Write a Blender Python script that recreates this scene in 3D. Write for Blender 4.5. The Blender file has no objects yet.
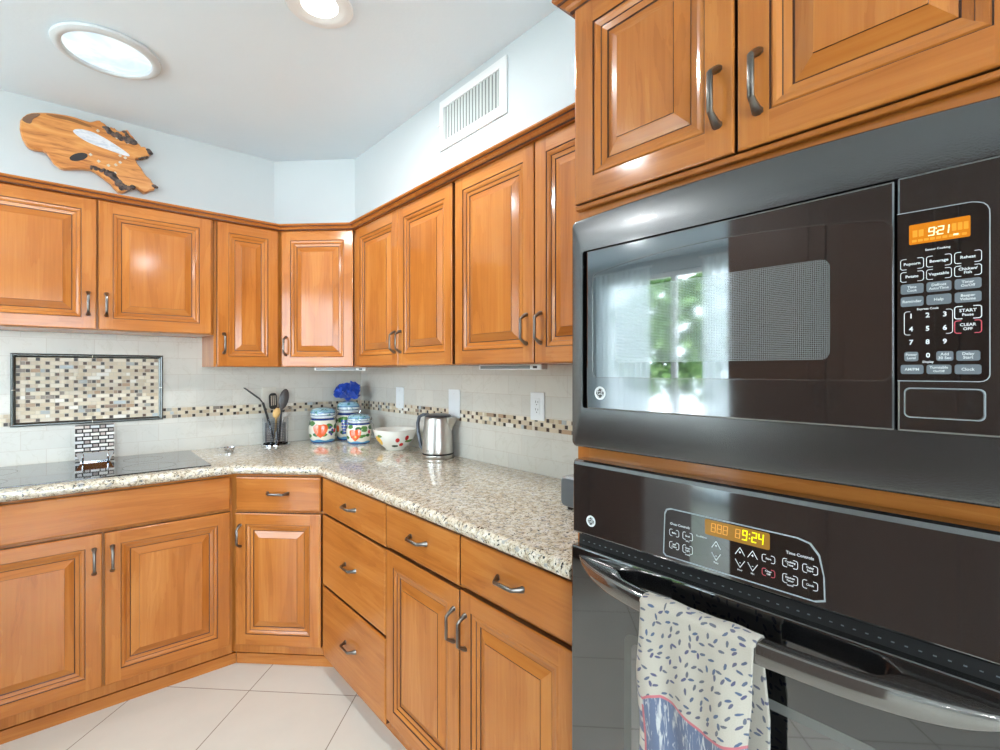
import bpy, bmesh, math, random
from mathutils import Vector, Matrix
random.seed(7)
S = bpy.context.scene
COL = S.collection
PI = math.pi

# ------------------------------------------------------------------ camera, world, light, exposure
YAW = 40.8443
cam = bpy.data.cameras.new('camera')
cam.sensor_width = 36.0
cam.lens = 36.0 * 497.07 / 1000.0
cam.shift_y = -(375.0 - 371.04) / 1000.0
cam.clip_start = 0.02
camo = bpy.data.objects.new('camera', cam)
COL.objects.link(camo)
camo.location = (0, 0, 1.3386)
camo.rotation_euler = (PI / 2, 0, -math.radians(YAW))
S.camera = camo

S.view_settings.view_transform = 'Standard'
S.view_settings.look = 'None'
S.view_settings.gamma = 1.0
S.view_settings.use_curve_mapping = False
S.view_settings.exposure = 0.66
S.cycles.use_denoising = True
S.cycles.max_bounces = 10
S.cycles.diffuse_bounces = 5
S.cycles.glossy_bounces = 5
S.cycles.transmission_bounces = 8
S.cycles.transparent_max_bounces = 12
S.cycles.sample_clamp_indirect = 8.0
S.cycles.caustics_reflective = False
S.cycles.caustics_refractive = False
S.cycles.blur_glossy = 0.5

SKY = 9.0
world = bpy.data.worlds.new('sky')
S.world = world
world.use_nodes = True
bg = world.node_tree.nodes['Background']
bg.inputs['Color'].default_value = (0.74, 0.89, 1.0, 1)
bg.inputs['Strength'].default_value = SKY

def area(name, loc, rot, sx, sy, power, color, shape='RECTANGLE', portal=False, spread=PI):
    l = bpy.data.lights.new(name, 'AREA')
    l.shape = shape
    l.size = sx
    if shape in ('RECTANGLE', 'ELLIPSE'):
        l.size_y = sy
    l.energy = power
    l.color = color
    l.spread = spread
    l.cycles.is_portal = portal
    o = bpy.data.objects.new(name, l)
    COL.objects.link(o)
    o.location = loc
    o.rotation_euler = rot
    return o

sun = bpy.data.lights.new('sun', 'SUN')          # high sun over the roof: falls on the patio, not into the room
sun.energy = 9.0
sun.angle = math.radians(1.0)
sun.color = (1.0, 0.96, 0.90)
suno = bpy.data.objects.new('sun', sun)
COL.objects.link(suno)
suno.rotation_euler = (math.radians(16), math.radians(32), 0)

# room extents
XW, YW, ZC = 1.465, 3.10, 2.58          # right wall, left wall, ceiling
XWEST, YREAR, YFAR = -3.3, -3.0, 4.4     # far side, behind the camera, far end of the room beyond the kitchen
XSOF = 1.26                              # duct chase above the right cabinets
# windows: (axis, plane, a0, a1, z0, z1)
WIN = [('x', XWEST, 0.15, 3.75, 0.08, 2.42), ('y', YREAR, -2.7, 0.3, 0.30, 2.20)]
area('window_portal_west', (XWEST - 0.02, 1.95, 1.25), (PI / 2, 0, -PI / 2), 3.6, 2.34, 1, (1, 1, 1), portal=True)
area('window_portal_rear', (-1.2, YREAR - 0.02, 1.25), (PI / 2, 0, 0), 3.0, 1.9, 1, (1, 1, 1), portal=True)

# ------------------------------------------------------------------ materials
def s2l(c):
    return tuple(((v / 255) / 12.92 if v / 255 <= 0.04045 else ((v / 255 + 0.055) / 1.055) ** 2.4) for v in c)

class NT:
    def __init__(self, name):
        self.m = bpy.data.materials.new(name)
        self.m.use_nodes = True
        self.t = self.m.node_tree
        self.b = self.t.nodes['Principled BSDF']
    def n(self, typ, **kw):
        nd = self.t.nodes.new(typ)
        for k, v in kw.items():
            setattr(nd, k, v)
        return nd
    def l(self, a, b):
        self.t.links.new(a, b)
    def math(self, op, a, b=None):
        nd = self.n('ShaderNodeMath', operation=op)
        for i, v in enumerate((a, b)):
            if v is None:
                continue
            if isinstance(v, (int, float)):
                nd.inputs[i].default_value = v
            else:
                self.l(v, nd.inputs[i])
        return nd.outputs[0]
    def mix(self, fac, a, b, blend='MIX'):
        nd = self.n('ShaderNodeMix', data_type='RGBA', blend_type=blend)
        for sock, v in ((nd.inputs[0], fac), (nd.inputs[6], a), (nd.inputs[7], b)):
            if isinstance(v, (int, float)):
                sock.default_value = v
            elif isinstance(v, tuple):
                sock.default_value = (*v[:3], 1)
            else:
                self.l(v, sock)
        return nd.outputs[2]
    def ramp(self, fac, stops, interp='LINEAR'):
        nd = self.n('ShaderNodeValToRGB')
        nd.color_ramp.interpolation = interp
        e = nd.color_ramp.elements
        while len(e) < len(stops):
            e.new(0.5)
        for el, (p, c) in zip(e, stops):
            el.position = p
            el.color = (*c[:3], 1)
        self.l(fac, nd.inputs[0])
        return nd.outputs[0]
    def coord(self, kind='Object'):
        return self.n('ShaderNodeTexCoord').outputs[kind]
    def mapping(self, vec, scale=(1, 1, 1), loc=(0, 0, 0), rot=(0, 0, 0)):
        nd = self.n('ShaderNodeMapping')
        self.l(vec, nd.inputs[0])
        nd.inputs['Scale'].default_value = scale
        nd.inputs['Location'].default_value = loc
        nd.inputs['Rotation'].default_value = rot
        return nd.outputs[0]
    def noise(self, vec, scale, detail=4, rough=0.5, dist=0.0):
        nd = self.n('ShaderNodeTexNoise')
        self.l(vec, nd.inputs['Vector'])
        nd.inputs['Scale'].default_value = scale
        nd.inputs['Detail'].default_value = detail
        nd.inputs['Roughness'].default_value = rough
        nd.inputs['Distortion'].default_value = dist
        return nd.outputs['Fac']
    def bump(self, h, strength, dist=0.002):
        nd = self.n('ShaderNodeBump')
        nd.inputs['Strength'].default_value = strength
        nd.inputs['Distance'].default_value = dist
        self.l(h, nd.inputs['Height'])
        self.l(nd.outputs[0], self.b.inputs['Normal'])
    def set(self, **kw):
        for k, v in kw.items():
            s = self.b.inputs[k]
            if isinstance(v, tuple):
                s.default_value = (*v[:3], 1)
            elif isinstance(v, (int, float)):
                s.default_value = v
            else:
                self.l(v, s)
        return self.m

def plain(name, rgb, rough=0.5, metal=0.0, **kw):
    """a plain coating with a very slight mottling"""
    t = NT(name)
    c = s2l(rgb)
    nz = t.noise(t.coord(), 14, 3)
    base = t.mix(nz, tuple(v * 0.95 for v in c), tuple(min(1, v * 1.05) for v in c))
    t.set(**{'Base Color': base, 'Roughness': rough, 'Metallic': metal})
    t.set(**{k.replace('_', ' '): v for k, v in kw.items()})
    return t.m

WOOD_A, WOOD_B, WOOD_C = (151, 84, 28), (180, 108, 45), (201, 132, 66)
def wood(name, grain, tint=1.0):
    t = NT(name)
    oi = t.n('ShaderNodeObjectInfo').outputs['Random']
    add = t.n('ShaderNodeVectorMath', operation='ADD')
    t.l(t.coord(), add.inputs[0])
    cmb = t.n('ShaderNodeCombineXYZ')
    t.l(t.math('MULTIPLY', oi, 37.0), cmb.inputs[0])
    t.l(t.math('MULTIPLY', oi, 91.0), cmb.inputs[2])
    t.l(t.math('MULTIPLY', oi, 13.0), cmb.inputs[1])
    t.l(cmb.outputs[0], add.inputs[1])
    v = add.outputs[0]
    sc = {'v': (6, 6, 0.7), 'h': (0.7, 6, 6)}[grain]
    m1 = t.mapping(v, sc)
    figure = t.noise(m1, 1.6, 5, 0.55, 0.9)
    sc2 = {'v': (70, 70, 2.2), 'h': (2.2, 70, 70)}[grain]
    fine = t.noise(t.mapping(v, sc2), 1.5, 3, 0.6)
    blotch = t.noise(v, 3.2, 2, 0.5)
    ring = t.math('FRACT', t.math('MULTIPLY', figure, 7.0))
    ring = t.math('POWER', ring, 3.0)
    f = t.math('ADD', t.math('MULTIPLY', figure, 0.55), t.math('MULTIPLY', fine, 0.25))
    f = t.math('ADD', f, t.math('MULTIPLY', blotch, 0.25))
    f = t.math('SUBTRACT', f, t.math('MULTIPLY', ring, 0.06))
    a, b, c = (tuple(x * tint for x in s2l(w)) for w in (WOOD_A, WOOD_B, WOOD_C))
    col = t.ramp(f, [(0.30, a), (0.5, b), (0.72, c)])
    t.set(**{'Base Color': col, 'Roughness': 0.42, 'Specular IOR Level': 0.1, 'Coat Weight': 0.75, 'Coat IOR': 1.5, 'Coat Roughness': 0.12})
    return t.m

M = {}
M['wv'] = wood('maple_vertical_grain', 'v')
M['wh'] = wood('maple_horizontal_grain', 'h')
M['glaze'] = plain('brown_glaze_and_gap_shade', (78, 40, 18), 0.4)  # real groove glaze; also paints gap shade on door and drawer edges
M['dark_wood'] = plain('shadow_gap_wood', (120, 62, 28), 0.5)

t = NT('white_wall_paint')
v = t.coord()
t.set(**{'Base Color': t.mix(t.noise(v, 3, 3), s2l((199, 206, 208)), s2l((205, 212, 214))), 'Roughness': 0.75})
t.bump(t.noise(v, 90, 3), 0.15, 0.001)
M['wall'] = t.m
t = NT('ceiling_paint')
v = t.coord()
t.set(**{'Base Color': t.mix(t.noise(v, 3, 3), s2l((220, 232, 240)), s2l((226, 237, 244))), 'Roughness': 0.85})
t.bump(t.noise(v, 70, 4), 0.3, 0.002)
M['ceiling'] = t.m

# floor tiles laid on the diagonal
t = NT('cream_floor_tile')
sep = t.n('ShaderNodeSeparateXYZ')
t.l(t.coord(), sep.inputs[0])
u = t.math('SUBTRACT', t.math('MULTIPLY', t.math('ADD', sep.outputs[0], sep.outputs[1]), 0.70711), 2.0004)
w = t.math('ADD', t.math('MULTIPLY', t.math('SUBTRACT', sep.outputs[0], sep.outputs[1]), 0.70711), 1.1978)
cmb = t.n('ShaderNodeCombineXYZ')
t.l(u, cmb.inputs[0]); t.l(w, cmb.inputs[1])
br = t.n('ShaderNodeTexBrick', offset=0.0, squash=1.0)
t.l(cmb.outputs[0], br.inputs['Vector'])
for k, val in (('Scale', 1.0), ('Mortar Size', 0.0022), ('Mortar Smooth', 0.1), ('Brick Width', 0.456), ('Row Height', 0.456), ('Bias', 0.0)):
    br.inputs[k].default_value = val
br.inputs['Color1'].default_value = (*s2l((215, 214, 206)), 1)
br.inputs['Color2'].default_value = (*s2l((210, 208, 199)), 1)
br.inputs['Mortar'].default_value = (*s2l((150, 142, 132)), 1)
cl = t.mix(t.noise(t.coord(), 5, 5, 0.6), (0.93, 0.92, 0.90), (1.05, 1.04, 1.03))
t.set(**{'Base Color': t.mix(1.0, br.outputs['Color'], cl, 'MULTIPLY'), 'Roughness': 0.22})
M['floor'] = t.m

# stone subway tile
def stone_tile(name, axis):
    t = NT(name)
    sep = t.n('ShaderNodeSeparateXYZ')
    t.l(t.coord(), sep.inputs[0])
    cmb = t.n('ShaderNodeCombineXYZ')
    t.l(t.math('ADD', sep.outputs[axis], 10.001), cmb.inputs[0])
    t.l(t.math('SUBTRACT', sep.outputs[2], 1.491 - 0.085 * 20), cmb.inputs[1])
    br = t.n('ShaderNodeTexBrick', offset=0.5)
    t.l(cmb.outputs[0], br.inputs['Vector'])
    for k, val in (('Scale', 1.0), ('Mortar Size', 0.0012), ('Mortar Smooth', 0.2), ('Brick Width', 0.171), ('Row Height', 0.085), ('Bias', 0.0)):
        br.inputs[k].default_value = val
    br.inputs['Color1'].default_value = (*s2l((214, 211, 202)), 1)
    br.inputs['Color2'].default_value = (*s2l((206, 204, 196)), 1)
    br.inputs['Mortar'].default_value = (*s2l((198, 191, 180)), 1)
    v = t.coord()
    nz = t.noise(v, 9, 6, 0.65, 0.8)
    vein = t.math('ABSOLUTE', t.math('SUBTRACT', t.noise(v, 6, 4, 0.6, 1.5), 0.5))
    vein = t.ramp(vein, [(0.0, (0.93, 0.92, 0.90)), (0.02, (1, 1, 1))])
    c = t.mix(1.0, br.outputs['Color'], t.mix(nz, (0.94, 0.93, 0.91), (1.05, 1.05, 1.05)), 'MULTIPLY')
    c = t.mix(1.0, c, vein, 'MULTIPLY')
    t.set(**{'Base Color': c, 'Roughness': 0.32})
    return t.m
M['tile_l'] = stone_tile('stone_tile_left', 0)
M['tile_r'] = stone_tile('stone_tile_right', 1)

# granite
t = NT('cream_granite')
v = t.coord()
n1 = t.noise(v, 46, 5, 0.72, 0.5)
base = t.ramp(n1, [(0.34, s2l((150, 134, 112))), (0.43, s2l((198, 185, 160))), (0.52, s2l((216, 207, 188))), (0.68, s2l((232, 228, 219)))])
n2 = t.noise(t.mapping(v, (1, 1, 1), (4.3, 1.2, 0.3)), 100, 4, 0.65, 0.8)
base = t.mix(t.ramp(n2, [(0.58, (0, 0, 0)), (0.62, (0.85, 0.85, 0.85))]), base, s2l((126, 108, 90)))
n4 = t.noise(t.mapping(v, (1, 1, 1), (2.3, 17.2, 5.3)), 70, 3, 0.5, 0.3)
base = t.mix(t.ramp(n4, [(0.57, (0, 0, 0)), (0.64, (0.8, 0.8, 0.8))]), base, s2l((150, 150, 150)))
n3 = t.noise(t.mapping(v, (1, 1, 1), (9.3, 7.2, 2.3)), 125, 2, 0.5, 0.3)
base = t.mix(t.ramp(n3, [(0.620, (0, 0, 0)), (0.640, (1, 1, 1))]), base, s2l((38, 35, 35)))
t.set(**{'Base Color': base, 'Roughness': 0.10, 'Coat Weight': 0.5, 'Coat Roughness': 0.03})
M['granite'] = t.m

# mosaic: per-tile colour attribute
t = NT('glass_stone_mosaic')
a = t.n('ShaderNodeAttribute', attribute_name='tile_colour')
t.set(**{'Base Color': t.mix(0.25, a.outputs['Color'], t.mix(t.noise(t.coord(), 180, 2), (0.75, 0.75, 0.75), (1.2, 1.2, 1.2)), 'MULTIPLY'), 'Roughness': 0.4})
M['mosaic'] = t.m
M['grout'] = plain('beige_grout', (204, 194, 176), 0.8)
M['dark_grout'] = plain('dark_grout', (46, 40, 38), 0.8)
M['bronze_trim'] = plain('dark_metal_tile_liner', (92, 94, 92), 0.25, 0.85)
M['cooktop'] = plain('black_ceramic_glass', (44, 43, 42), 0.06, IOR=1.9, Coat_Weight=0.5)

M['black'] = plain('black_gloss_plastic', (26, 26, 27), 0.07, IOR=2.5, Coat_Weight=0.8, Coat_Roughness=0.03)
t = NT('black_pebbled_trim')
v = t.coord()
t.set(**{'Base Color': s2l((30, 30, 31)), 'Roughness': 0.27, 'IOR': 2.1, 'Coat Weight': 0.3, 'Coat Roughness': 0.12})
t.bump(t.noise(v, 420, 2), 0.35, 0.0006)
M['pebble'] = t.m
M['black_glass'] = plain('black_oven_glass', (16, 16, 17), 0.03, IOR=2.1, Coat_Weight=0.8, Coat_Roughness=0.02)
M['door_glass'] = plain('microwave_door_glass', (18, 18, 19), 0.03, IOR=2.9, Coat_Weight=0.8, Coat_Roughness=0.02)
M['matte_black'] = plain('matte_black', (10, 10, 11), 0.6)
M['grey_line'] = plain('pale_grey_edge', (150, 158, 162), 0.35)
t = NT('microwave_door_screen')
v = t.coord()
vo = t.n('ShaderNodeTexVoronoi', feature='F1')
t.l(t.mapping(v, (1, 0, 1)), vo.inputs['Vector'])
vo.inputs['Scale'].default_value = 360
vo.inputs['Randomness'].default_value = 0.0
c = t.ramp(vo.outputs['Distance'], [(0.30, s2l((112, 118, 120))), (0.44, s2l((78, 80, 82)))])
t.set(**{'Base Color': c, 'Roughness': 0.06, 'IOR': 2.8, 'Coat Weight': 0.8, 'Coat Roughness': 0.02})
M['screen'] = t.m
M['key_grey'] = plain('grey_key_print', (108, 116, 122), 0.3)
M['ink'] = plain('white_print', (222, 226, 226), 0.5)
M['red_ink'] = plain('red_print', (205, 84, 96), 0.5)

def emis(name, rgb, strength, base=(10, 8, 4)):
    t = NT(name)
    c = s2l(rgb)
    e = t.mix(t.noise(t.coord(), 120, 2), tuple(x * 0.9 for x in c), c)
    t.set(**{'Base Color': s2l(base), 'Emission Color': e, 'Emission Strength': strength, 'Roughness': 0.2})
    return t.m
M['amber'] = emis('amber_display', (204, 122, 22), 0.9)
M['amber_dim'] = emis('amber_display_segments', (232, 158, 52), 0.9)
M['mint'] = emis('lit_green_digits', (226, 250, 190), 1.3)
M['olive'] = emis('olive_display', (160, 118, 44), 0.7)
M['olive_seg'] = emis('dim_display_segments', (225, 160, 70), 0.9)
M['yellow'] = emis('lit_yellow_digits', (240, 250, 20), 1.2)

M['pewter'] = plain('brushed_pewter', (124, 118, 112), 0.30, 1.0)
M['steel'] = plain('brushed_stainless', (200, 196, 190), 0.33, 1.0)
M['chrome'] = plain('polished_chrome', (214, 216, 220), 0.08, 1.0)
M['blackchrome'] = plain('black_chrome_handle', (128, 124, 120), 0.10, 0.85, Coat_Weight=0.6, Coat_Roughness=0.04)
M['white'] = plain('white_plastic', (232, 236, 238), 0.35)
M['white_metal'] = plain('white_enamel', (228, 230, 230), 0.4)
M['slot'] = plain('dark_slot', (60, 58, 56), 0.6)
M['vent_in'] = plain('vent_shadow_grey', (128, 132, 130), 0.7)
M['slat'] = plain('grey_white_slat', (196, 202, 198), 0.5)
M['black_nylon'] = plain('black_nylon', (44, 42, 42), 0.42)
M['tan_wood'] = plain('beech_wood', (212, 172, 108), 0.5)
M['lamp_glass'] = emis('led_strip_diffuser', (196, 200, 200), 0.15, (210, 212, 210))

t = NT('clear_acrylic')
t.set(**{'Base Color': (0.95, 0.97, 1.0), 'Roughness': 0.03, 'Transmission Weight': 1.0, 'IOR': 1.2})
M['acrylic'] = t.m

def pane_mat():
    m = bpy.data.materials.new('window_pane')
    m.use_nodes = True
    nt = m.node_tree
    nt.nodes.clear()
    out = nt.nodes.new('ShaderNodeOutputMaterial')
    mx = nt.nodes.new('ShaderNodeMixShader')
    tr = nt.nodes.new('ShaderNodeBsdfTransparent')
    gl = nt.nodes.new('ShaderNodeBsdfGlossy')
    fr = nt.nodes.new('ShaderNodeFresnel')
    gl.inputs['Roughness'].default_value = 0.02
    fr.inputs['IOR'].default_value = 1.3
    nt.links.new(fr.outputs[0], mx.inputs[0])
    nt.links.new(tr.outputs[0], mx.inputs[1])
    nt.links.new(gl.outputs[0], mx.inputs[2])
    nt.links.new(mx.outputs[0], out.inputs[0])
    return m
M['pane'] = pane_mat()

# ------------------------------------------------------------------ mesh helpers
class MB:
    def __init__(self):
        self.v, self.f, self.m, self.c = [], [], [], []
    def vert(self, p):
        self.v.append(tuple(p))
        return len(self.v) - 1
    def face(self, pts, mi=0, col=None):
        self.f.append([self.vert(p) for p in pts])
        self.m.append(mi)
        self.c.append(col)
    def iface(self, idx, mi=0, col=None):
        self.f.append(list(idx)); self.m.append(mi); self.c.append(col)
    def box(self, x0, x1, y0, y1, z0, z1, mi=0, col=None):
        b = len(self.v)
        for z in (z0, z1):
            for x, y in ((x0, y0), (x1, y0), (x1, y1), (x0, y1)):
                self.v.append((x, y, z))
        for q in ((3, 2, 1, 0), (4, 5, 6, 7), (0, 1, 5, 4), (1, 2, 6, 5), (2, 3, 7, 6), (3, 0, 4, 7)):
            self.iface([b + i for i in q], mi, col)
        return self
    def prism(self, poly, z0, z1, mi=0):
        n = len(poly)
        ar = sum(poly[i][0] * poly[(i + 1) % n][1] - poly[(i + 1) % n][0] * poly[i][1] for i in range(n))
        if ar < 0:
            poly = poly[::-1]
        b = len(self.v)
        for z in (z0, z1):
            for x, y in poly:
                self.v.append((x, y, z))
        self.iface([b + i for i in range(n)][::-1], mi)
        self.iface([b + n + i for i in range(n)], mi)
        for i in range(n):
            j = (i + 1) % n
            self.iface([b + i, b + j, b + n + j, b + n + i], mi)
        return self
    def plate(self, poly, y0, y1, mi=0):
        """polygon in the (x, z) plane given thickness from y0 (front) to y1"""
        n = len(poly)
        ar = sum(poly[i][0] * poly[(i + 1) % n][1] - poly[(i + 1) % n][0] * poly[i][1] for i in range(n))
        if ar < 0:
            poly = poly[::-1]
        b = len(self.v)
        for y in (y0, y1):
            for x, z in poly:
                self.v.append((x, y, z))
        self.iface([b + i for i in range(n)], mi)
        self.iface([b + n + i for i in range(n)][::-1], mi)
        for i in range(n):
            j = (i + 1) % n
            self.iface([b + j, b + i, b + n + i, b + n + j], mi)
        return self
    def ringplate(self, outer, inner, y0, y1, mi=0):
        """frame between two matching outlines in (x, z), anticlockwise"""
        n = len(outer)
        b = len(self.v)
        for y in (y0, y1):
            for loop in (outer, inner):
                for x, z in loop:
                    self.v.append((x, y, z))
        for i in range(n):
            j = (i + 1) % n
            o, q = b, b + n
            o2, q2 = b + 2 * n, b + 3 * n
            self.iface([o + i, o + j, q + j, q + i], mi)
            self.iface([o2 + j, o2 + i, q2 + i, q2 + j], mi)
            self.iface([o + j, o + i, o2 + i, o2 + j], mi)
            self.iface([q + i, q + j, q2 + j, q2 + i], mi)
        return self
    def lathe(self, prof, c=(0, 0, 0), n=32, mi=0, a0=0.0):
        b = len(self.v)
        for r, z in prof:
            for k in range(n):
                a = a0 + 2 * PI * k / n
                self.v.append((c[0] + r * math.cos(a), c[1] + r * math.sin(a), c[2] + z))
        for i in range(len(prof) - 1):
            for k in range(n):
                k2 = (k + 1) % n
                self.iface([b + i * n + k, b + i * n + k2, b + (i + 1) * n + k2, b + (i + 1) * n + k], mi)
        if prof[0][0] > 1e-5:
            self.iface([b + k for k in range(n)][::-1], mi)
        if prof[-1][0] > 1e-5:
            self.iface([b + (len(prof) - 1) * n + k for k in range(n)], mi)
        return self
    def loft(self, secs, mi=0, cap=True, closed=False):
        b = len(self.v)
        n = len(secs[0])
        for s in secs:
            for p in s:
                self.v.append(tuple(p))
        m = len(secs)
        for i in range(m if closed else m - 1):
            i2 = (i + 1) % m
            for k in range(n):
                k2 = (k + 1) % n
                self.iface([b + i * n + k, b + i * n + k2, b + i2 * n + k2, b + i2 * n + k], mi)
        if cap and not closed:
            self.iface([b + k for k in range(n)][::-1], mi)
            self.iface([b + (m - 1) * n + k for k in range(n)], mi)
        return self
    def tube(self, path, r, n=8, mi=0, closed=False):
        path = [Vector(p) for p in path]
        secs = []
        up = Vector((0.31, 0.17, 0.93)).normalized()
        for i, p in enumerate(path):
            if closed:
                d = path[(i + 1) % len(path)] - path[i - 1]
            else:
                d = path[min(i + 1, len(path) - 1)] - path[max(i - 1, 0)]
            d.normalize()
            a = d.cross(up)
            if a.length < 1e-3:
                a = d.cross(Vector((1, 0, 0)))
            a.normalize()
            bb = d.cross(a)
            rr = r[i] if isinstance(r, (list, tuple)) else r
            secs.append([p + (a * math.cos(2 * PI * k / n) + bb * math.sin(2 * PI * k / n)) * rr for k in range(n)])
        return self.loft(secs, mi, closed=closed)
    def ellipsoid(self, c, r, n=16, m=10, mi=0, R=None):
        secs = []
        for i in range(m + 1):
            th = PI * min(max(i / m, 0.004), 0.996)
            ring = []
            for k in range(n):
                a = 2 * PI * k / n
                p = Vector((r[0] * math.sin(th) * math.cos(a), r[1] * math.sin(th) * math.sin(a), -r[2] * math.cos(th)))
                if R:
                    p = R @ p
                ring.append(p + Vector(c))
            secs.append(ring)
        return self.loft(secs, mi)
    def mesh(self, me, mat, mi=0):
        b = len(self.v)
        for vv in me.vertices:
            self.v.append(tuple(mat @ vv.co))
        for p in me.polygons:
            self.iface([b + i for i in p.vertices], mi)
        return self
    def data(self, name, mats, smooth=False):
        me = bpy.data.meshes.new(name)
        me.from_pydata(self.v, [], self.f)
        for mt in mats:
            me.materials.append(M[mt] if isinstance(mt, str) else mt)
        me.polygons.foreach_set('material_index', self.m)
        if any(c is not None for c in self.c):
            at = me.color_attributes.new('tile_colour', 'FLOAT_COLOR', 'CORNER')
            for p in me.polygons:
                c = self.c[p.index] or (0.6, 0.55, 0.45)
                for li in p.loop_indices:
                    at.data[li].color = (*c, 1)
        if smooth:
            me.polygons.foreach_set('use_smooth', [True] * len(me.polygons))
        me.update()
        return me
    def build(self, name, mats, parent=None, smooth=False, bevel=0.0, segs=2, fix=True, angle=35):
        if isinstance(mats, str):
            mats = [mats]
        me = self.data(name, mats, smooth)
        if fix:
            bm = bmesh.new()
            bm.from_mesh(me)
            bmesh.ops.remove_doubles(bm, verts=bm.verts, dist=1e-6)
            bmesh.ops.recalc_face_normals(bm, faces=bm.faces)
            bm.to_mesh(me)
            bm.free()
        if smooth:
            try:
                me.set_sharp_from_angle(angle=math.radians(angle))
            except Exception:
                pass
        o = bpy.data.objects.new(name, me)
        COL.objects.link(o)
        if parent is not None:
            o.parent = parent
        if bevel:
            md = o.modifiers.new('edge', 'BEVEL')
            md.width = bevel
            md.segments = segs
            md.limit_method = 'ANGLE'
            md.angle_limit = math.radians(40)
        return o

def tag(o, label=None, cat=None, group=None, kind=None):
    if label: o['label'] = label
    if cat: o['category'] = cat
    if group: o['group'] = group
    if kind: o['kind'] = kind
    return o
def thing(name, label, cat, loc=(0, 0, 0), rz=0.0, group=None):
    o = bpy.data.objects.new(name, None)
    o.empty_display_size = 0.05
    COL.objects.link(o)
    o.location = loc
    o.rotation_euler = (0, 0, rz)
    return tag(o, label, cat, group)
def struct(name, mb, mats, **kw):
    o = mb.build(name, mats, **kw)
    o['kind'] = 'structure'
    return o
def rrect(x0, x1, z0, z1, r, n=6):
    pts = []
    for cx, cz, a0 in ((x1 - r, z0 + r, -PI / 2), (x1 - r, z1 - r, 0), (x0 + r, z1 - r, PI / 2), (x0 + r, z0 + r, PI)):
        for k in range(n + 1):
            a = a0 + PI / 2 * k / n
            pts.append((cx + r * math.cos(a), cz + r * math.sin(a)))
    return pts

_fc = {}
def text_mesh(s, size, bold=0.0):
    key = (s, size, bold)
    if key not in _fc:
        cu = bpy.data.curves.new('lettering', 'FONT')
        cu.body = s
        cu.size = size
        cu.align_x = 'CENTER'
        cu.align_y = 'CENTER'
        cu.offset = bold
        cu.resolution_u = 2
        ob = bpy.data.objects.new('lettering', cu)
        COL.objects.link(ob)
        dg = bpy.context.evaluated_depsgraph_get()
        me = bpy.data.meshes.new_from_object(ob.evaluated_get(dg))
        bpy.data.objects.remove(ob)
        _fc[key] = me
    return _fc[key]
def put_text(mb, s, x, z, size, y, mi=0, bold=0.0, sx=1.0):
    me = text_mesh(s, size, bold)
    mt = Matrix.Translation((x, y, z)) @ Matrix.Rotation(PI / 2, 4, 'X') @ Matrix.Diagonal((sx, 1, 1, 1))
    mb.mesh(me, mt, mi)

SEG = {'0': 'abcdef', '1': 'bc', '2': 'abged', '4': 'fgbc', '8': 'abcdefg', '9': 'abcdfg'}
def seven(mb, ch, x, z, w, h, y, mi=0, t=None, slant=0.08):
    t = t or w * 0.2
    def q(pts):
        mb.face([(x + px + slant * (pz), y, z + pz) for px, pz in pts], mi)
    hw, hh = w / 2, h / 2
    g = t * 0.15
    R = {'a': (-hw + g, hw - g, hh - t, hh), 'd': (-hw + g, hw - g, -hh, -hh + t), 'g': (-hw + g, hw - g, -t / 2, t / 2),
         'b': (hw - t, hw, g, hh - g), 'c': (hw - t, hw, -hh + g, -g), 'f': (-hw, -hw + t, g, hh - g), 'e': (-hw, -hw + t, -hh + g, -g)}
    for s in SEG[ch]:
        a, b, c, d = R[s]
        q([(a, c), (b, c), (b, d), (a, d)])

# ------------------------------------------------------------------ room shell
T = 0.12
struct('floor', MB().box(XWEST - T, XW + T, YREAR - T, YFAR + T, -0.08, 0.0), ['floor'])
# ceiling with holes for the light tube and can lights
SKYT = (0.112, 2.455)
CANS = [(0.64, 1.675), (-0.75, 1.675), (-2.2, 2.6), (-2.2, 0.25), (0.64, -1.3), (-0.75, -1.3), (-2.2, -1.3)]
struct('ceiling', MB().box(XWEST - T, XW + T, YREAR - T, YFAR + T, ZC, ZC + 0.1), ['ceiling'])
struct('wall_right', MB().box(XW, XW + T, YREAR - T, YW + T, 0, ZC), ['wall'])
struct('wall_left', MB().box(-1.6, XW, YW, YW + T, 0, ZC), ['wall'])
struct('wall_return', MB().box(-1.6, -1.6 + T, YW + T, YFAR, 0, ZC), ['wall'])
struct('wall_far', MB().box(XWEST - T, -1.6 + T, YFAR, YFAR + T, 0, ZC), ['wall'])
mb = MB()
_, _, a0, a1, z0, z1 = WIN[0]
mb.box(XWEST - T, XWEST, YREAR - T, a0, 0, ZC); mb.box(XWEST - T, XWEST, a1, YFAR, 0, ZC)
mb.box(XWEST - T, XWEST, a0, a1, 0, z0); mb.box(XWEST - T, XWEST, a0, a1, z1, ZC)
struct('wall_west', mb, ['wall'])
mb = MB()
_, _, a0, a1, z0, z1 = WIN[1]
mb.box(XWEST, a0, YREAR - T, YREAR, 0, ZC); mb.box(a1, XW, YREAR - T, YREAR, 0, ZC)
mb.box(a0, a1, YREAR - T, YREAR, 0, z0); mb.box(a0, a1, YREAR - T, YREAR, z1, ZC)
struct('wall_rear', mb, ['wall'])
# duct chase over the right-hand cabinets with the angled piece across the corner
struct('wall_soffit', MB().prism([(XW, YREAR), (XW, YW), (0.914, YW), (XSOF, 2.754), (XSOF, YREAR)], 2.135, ZC - 0.0005), ['wall'])

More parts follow.
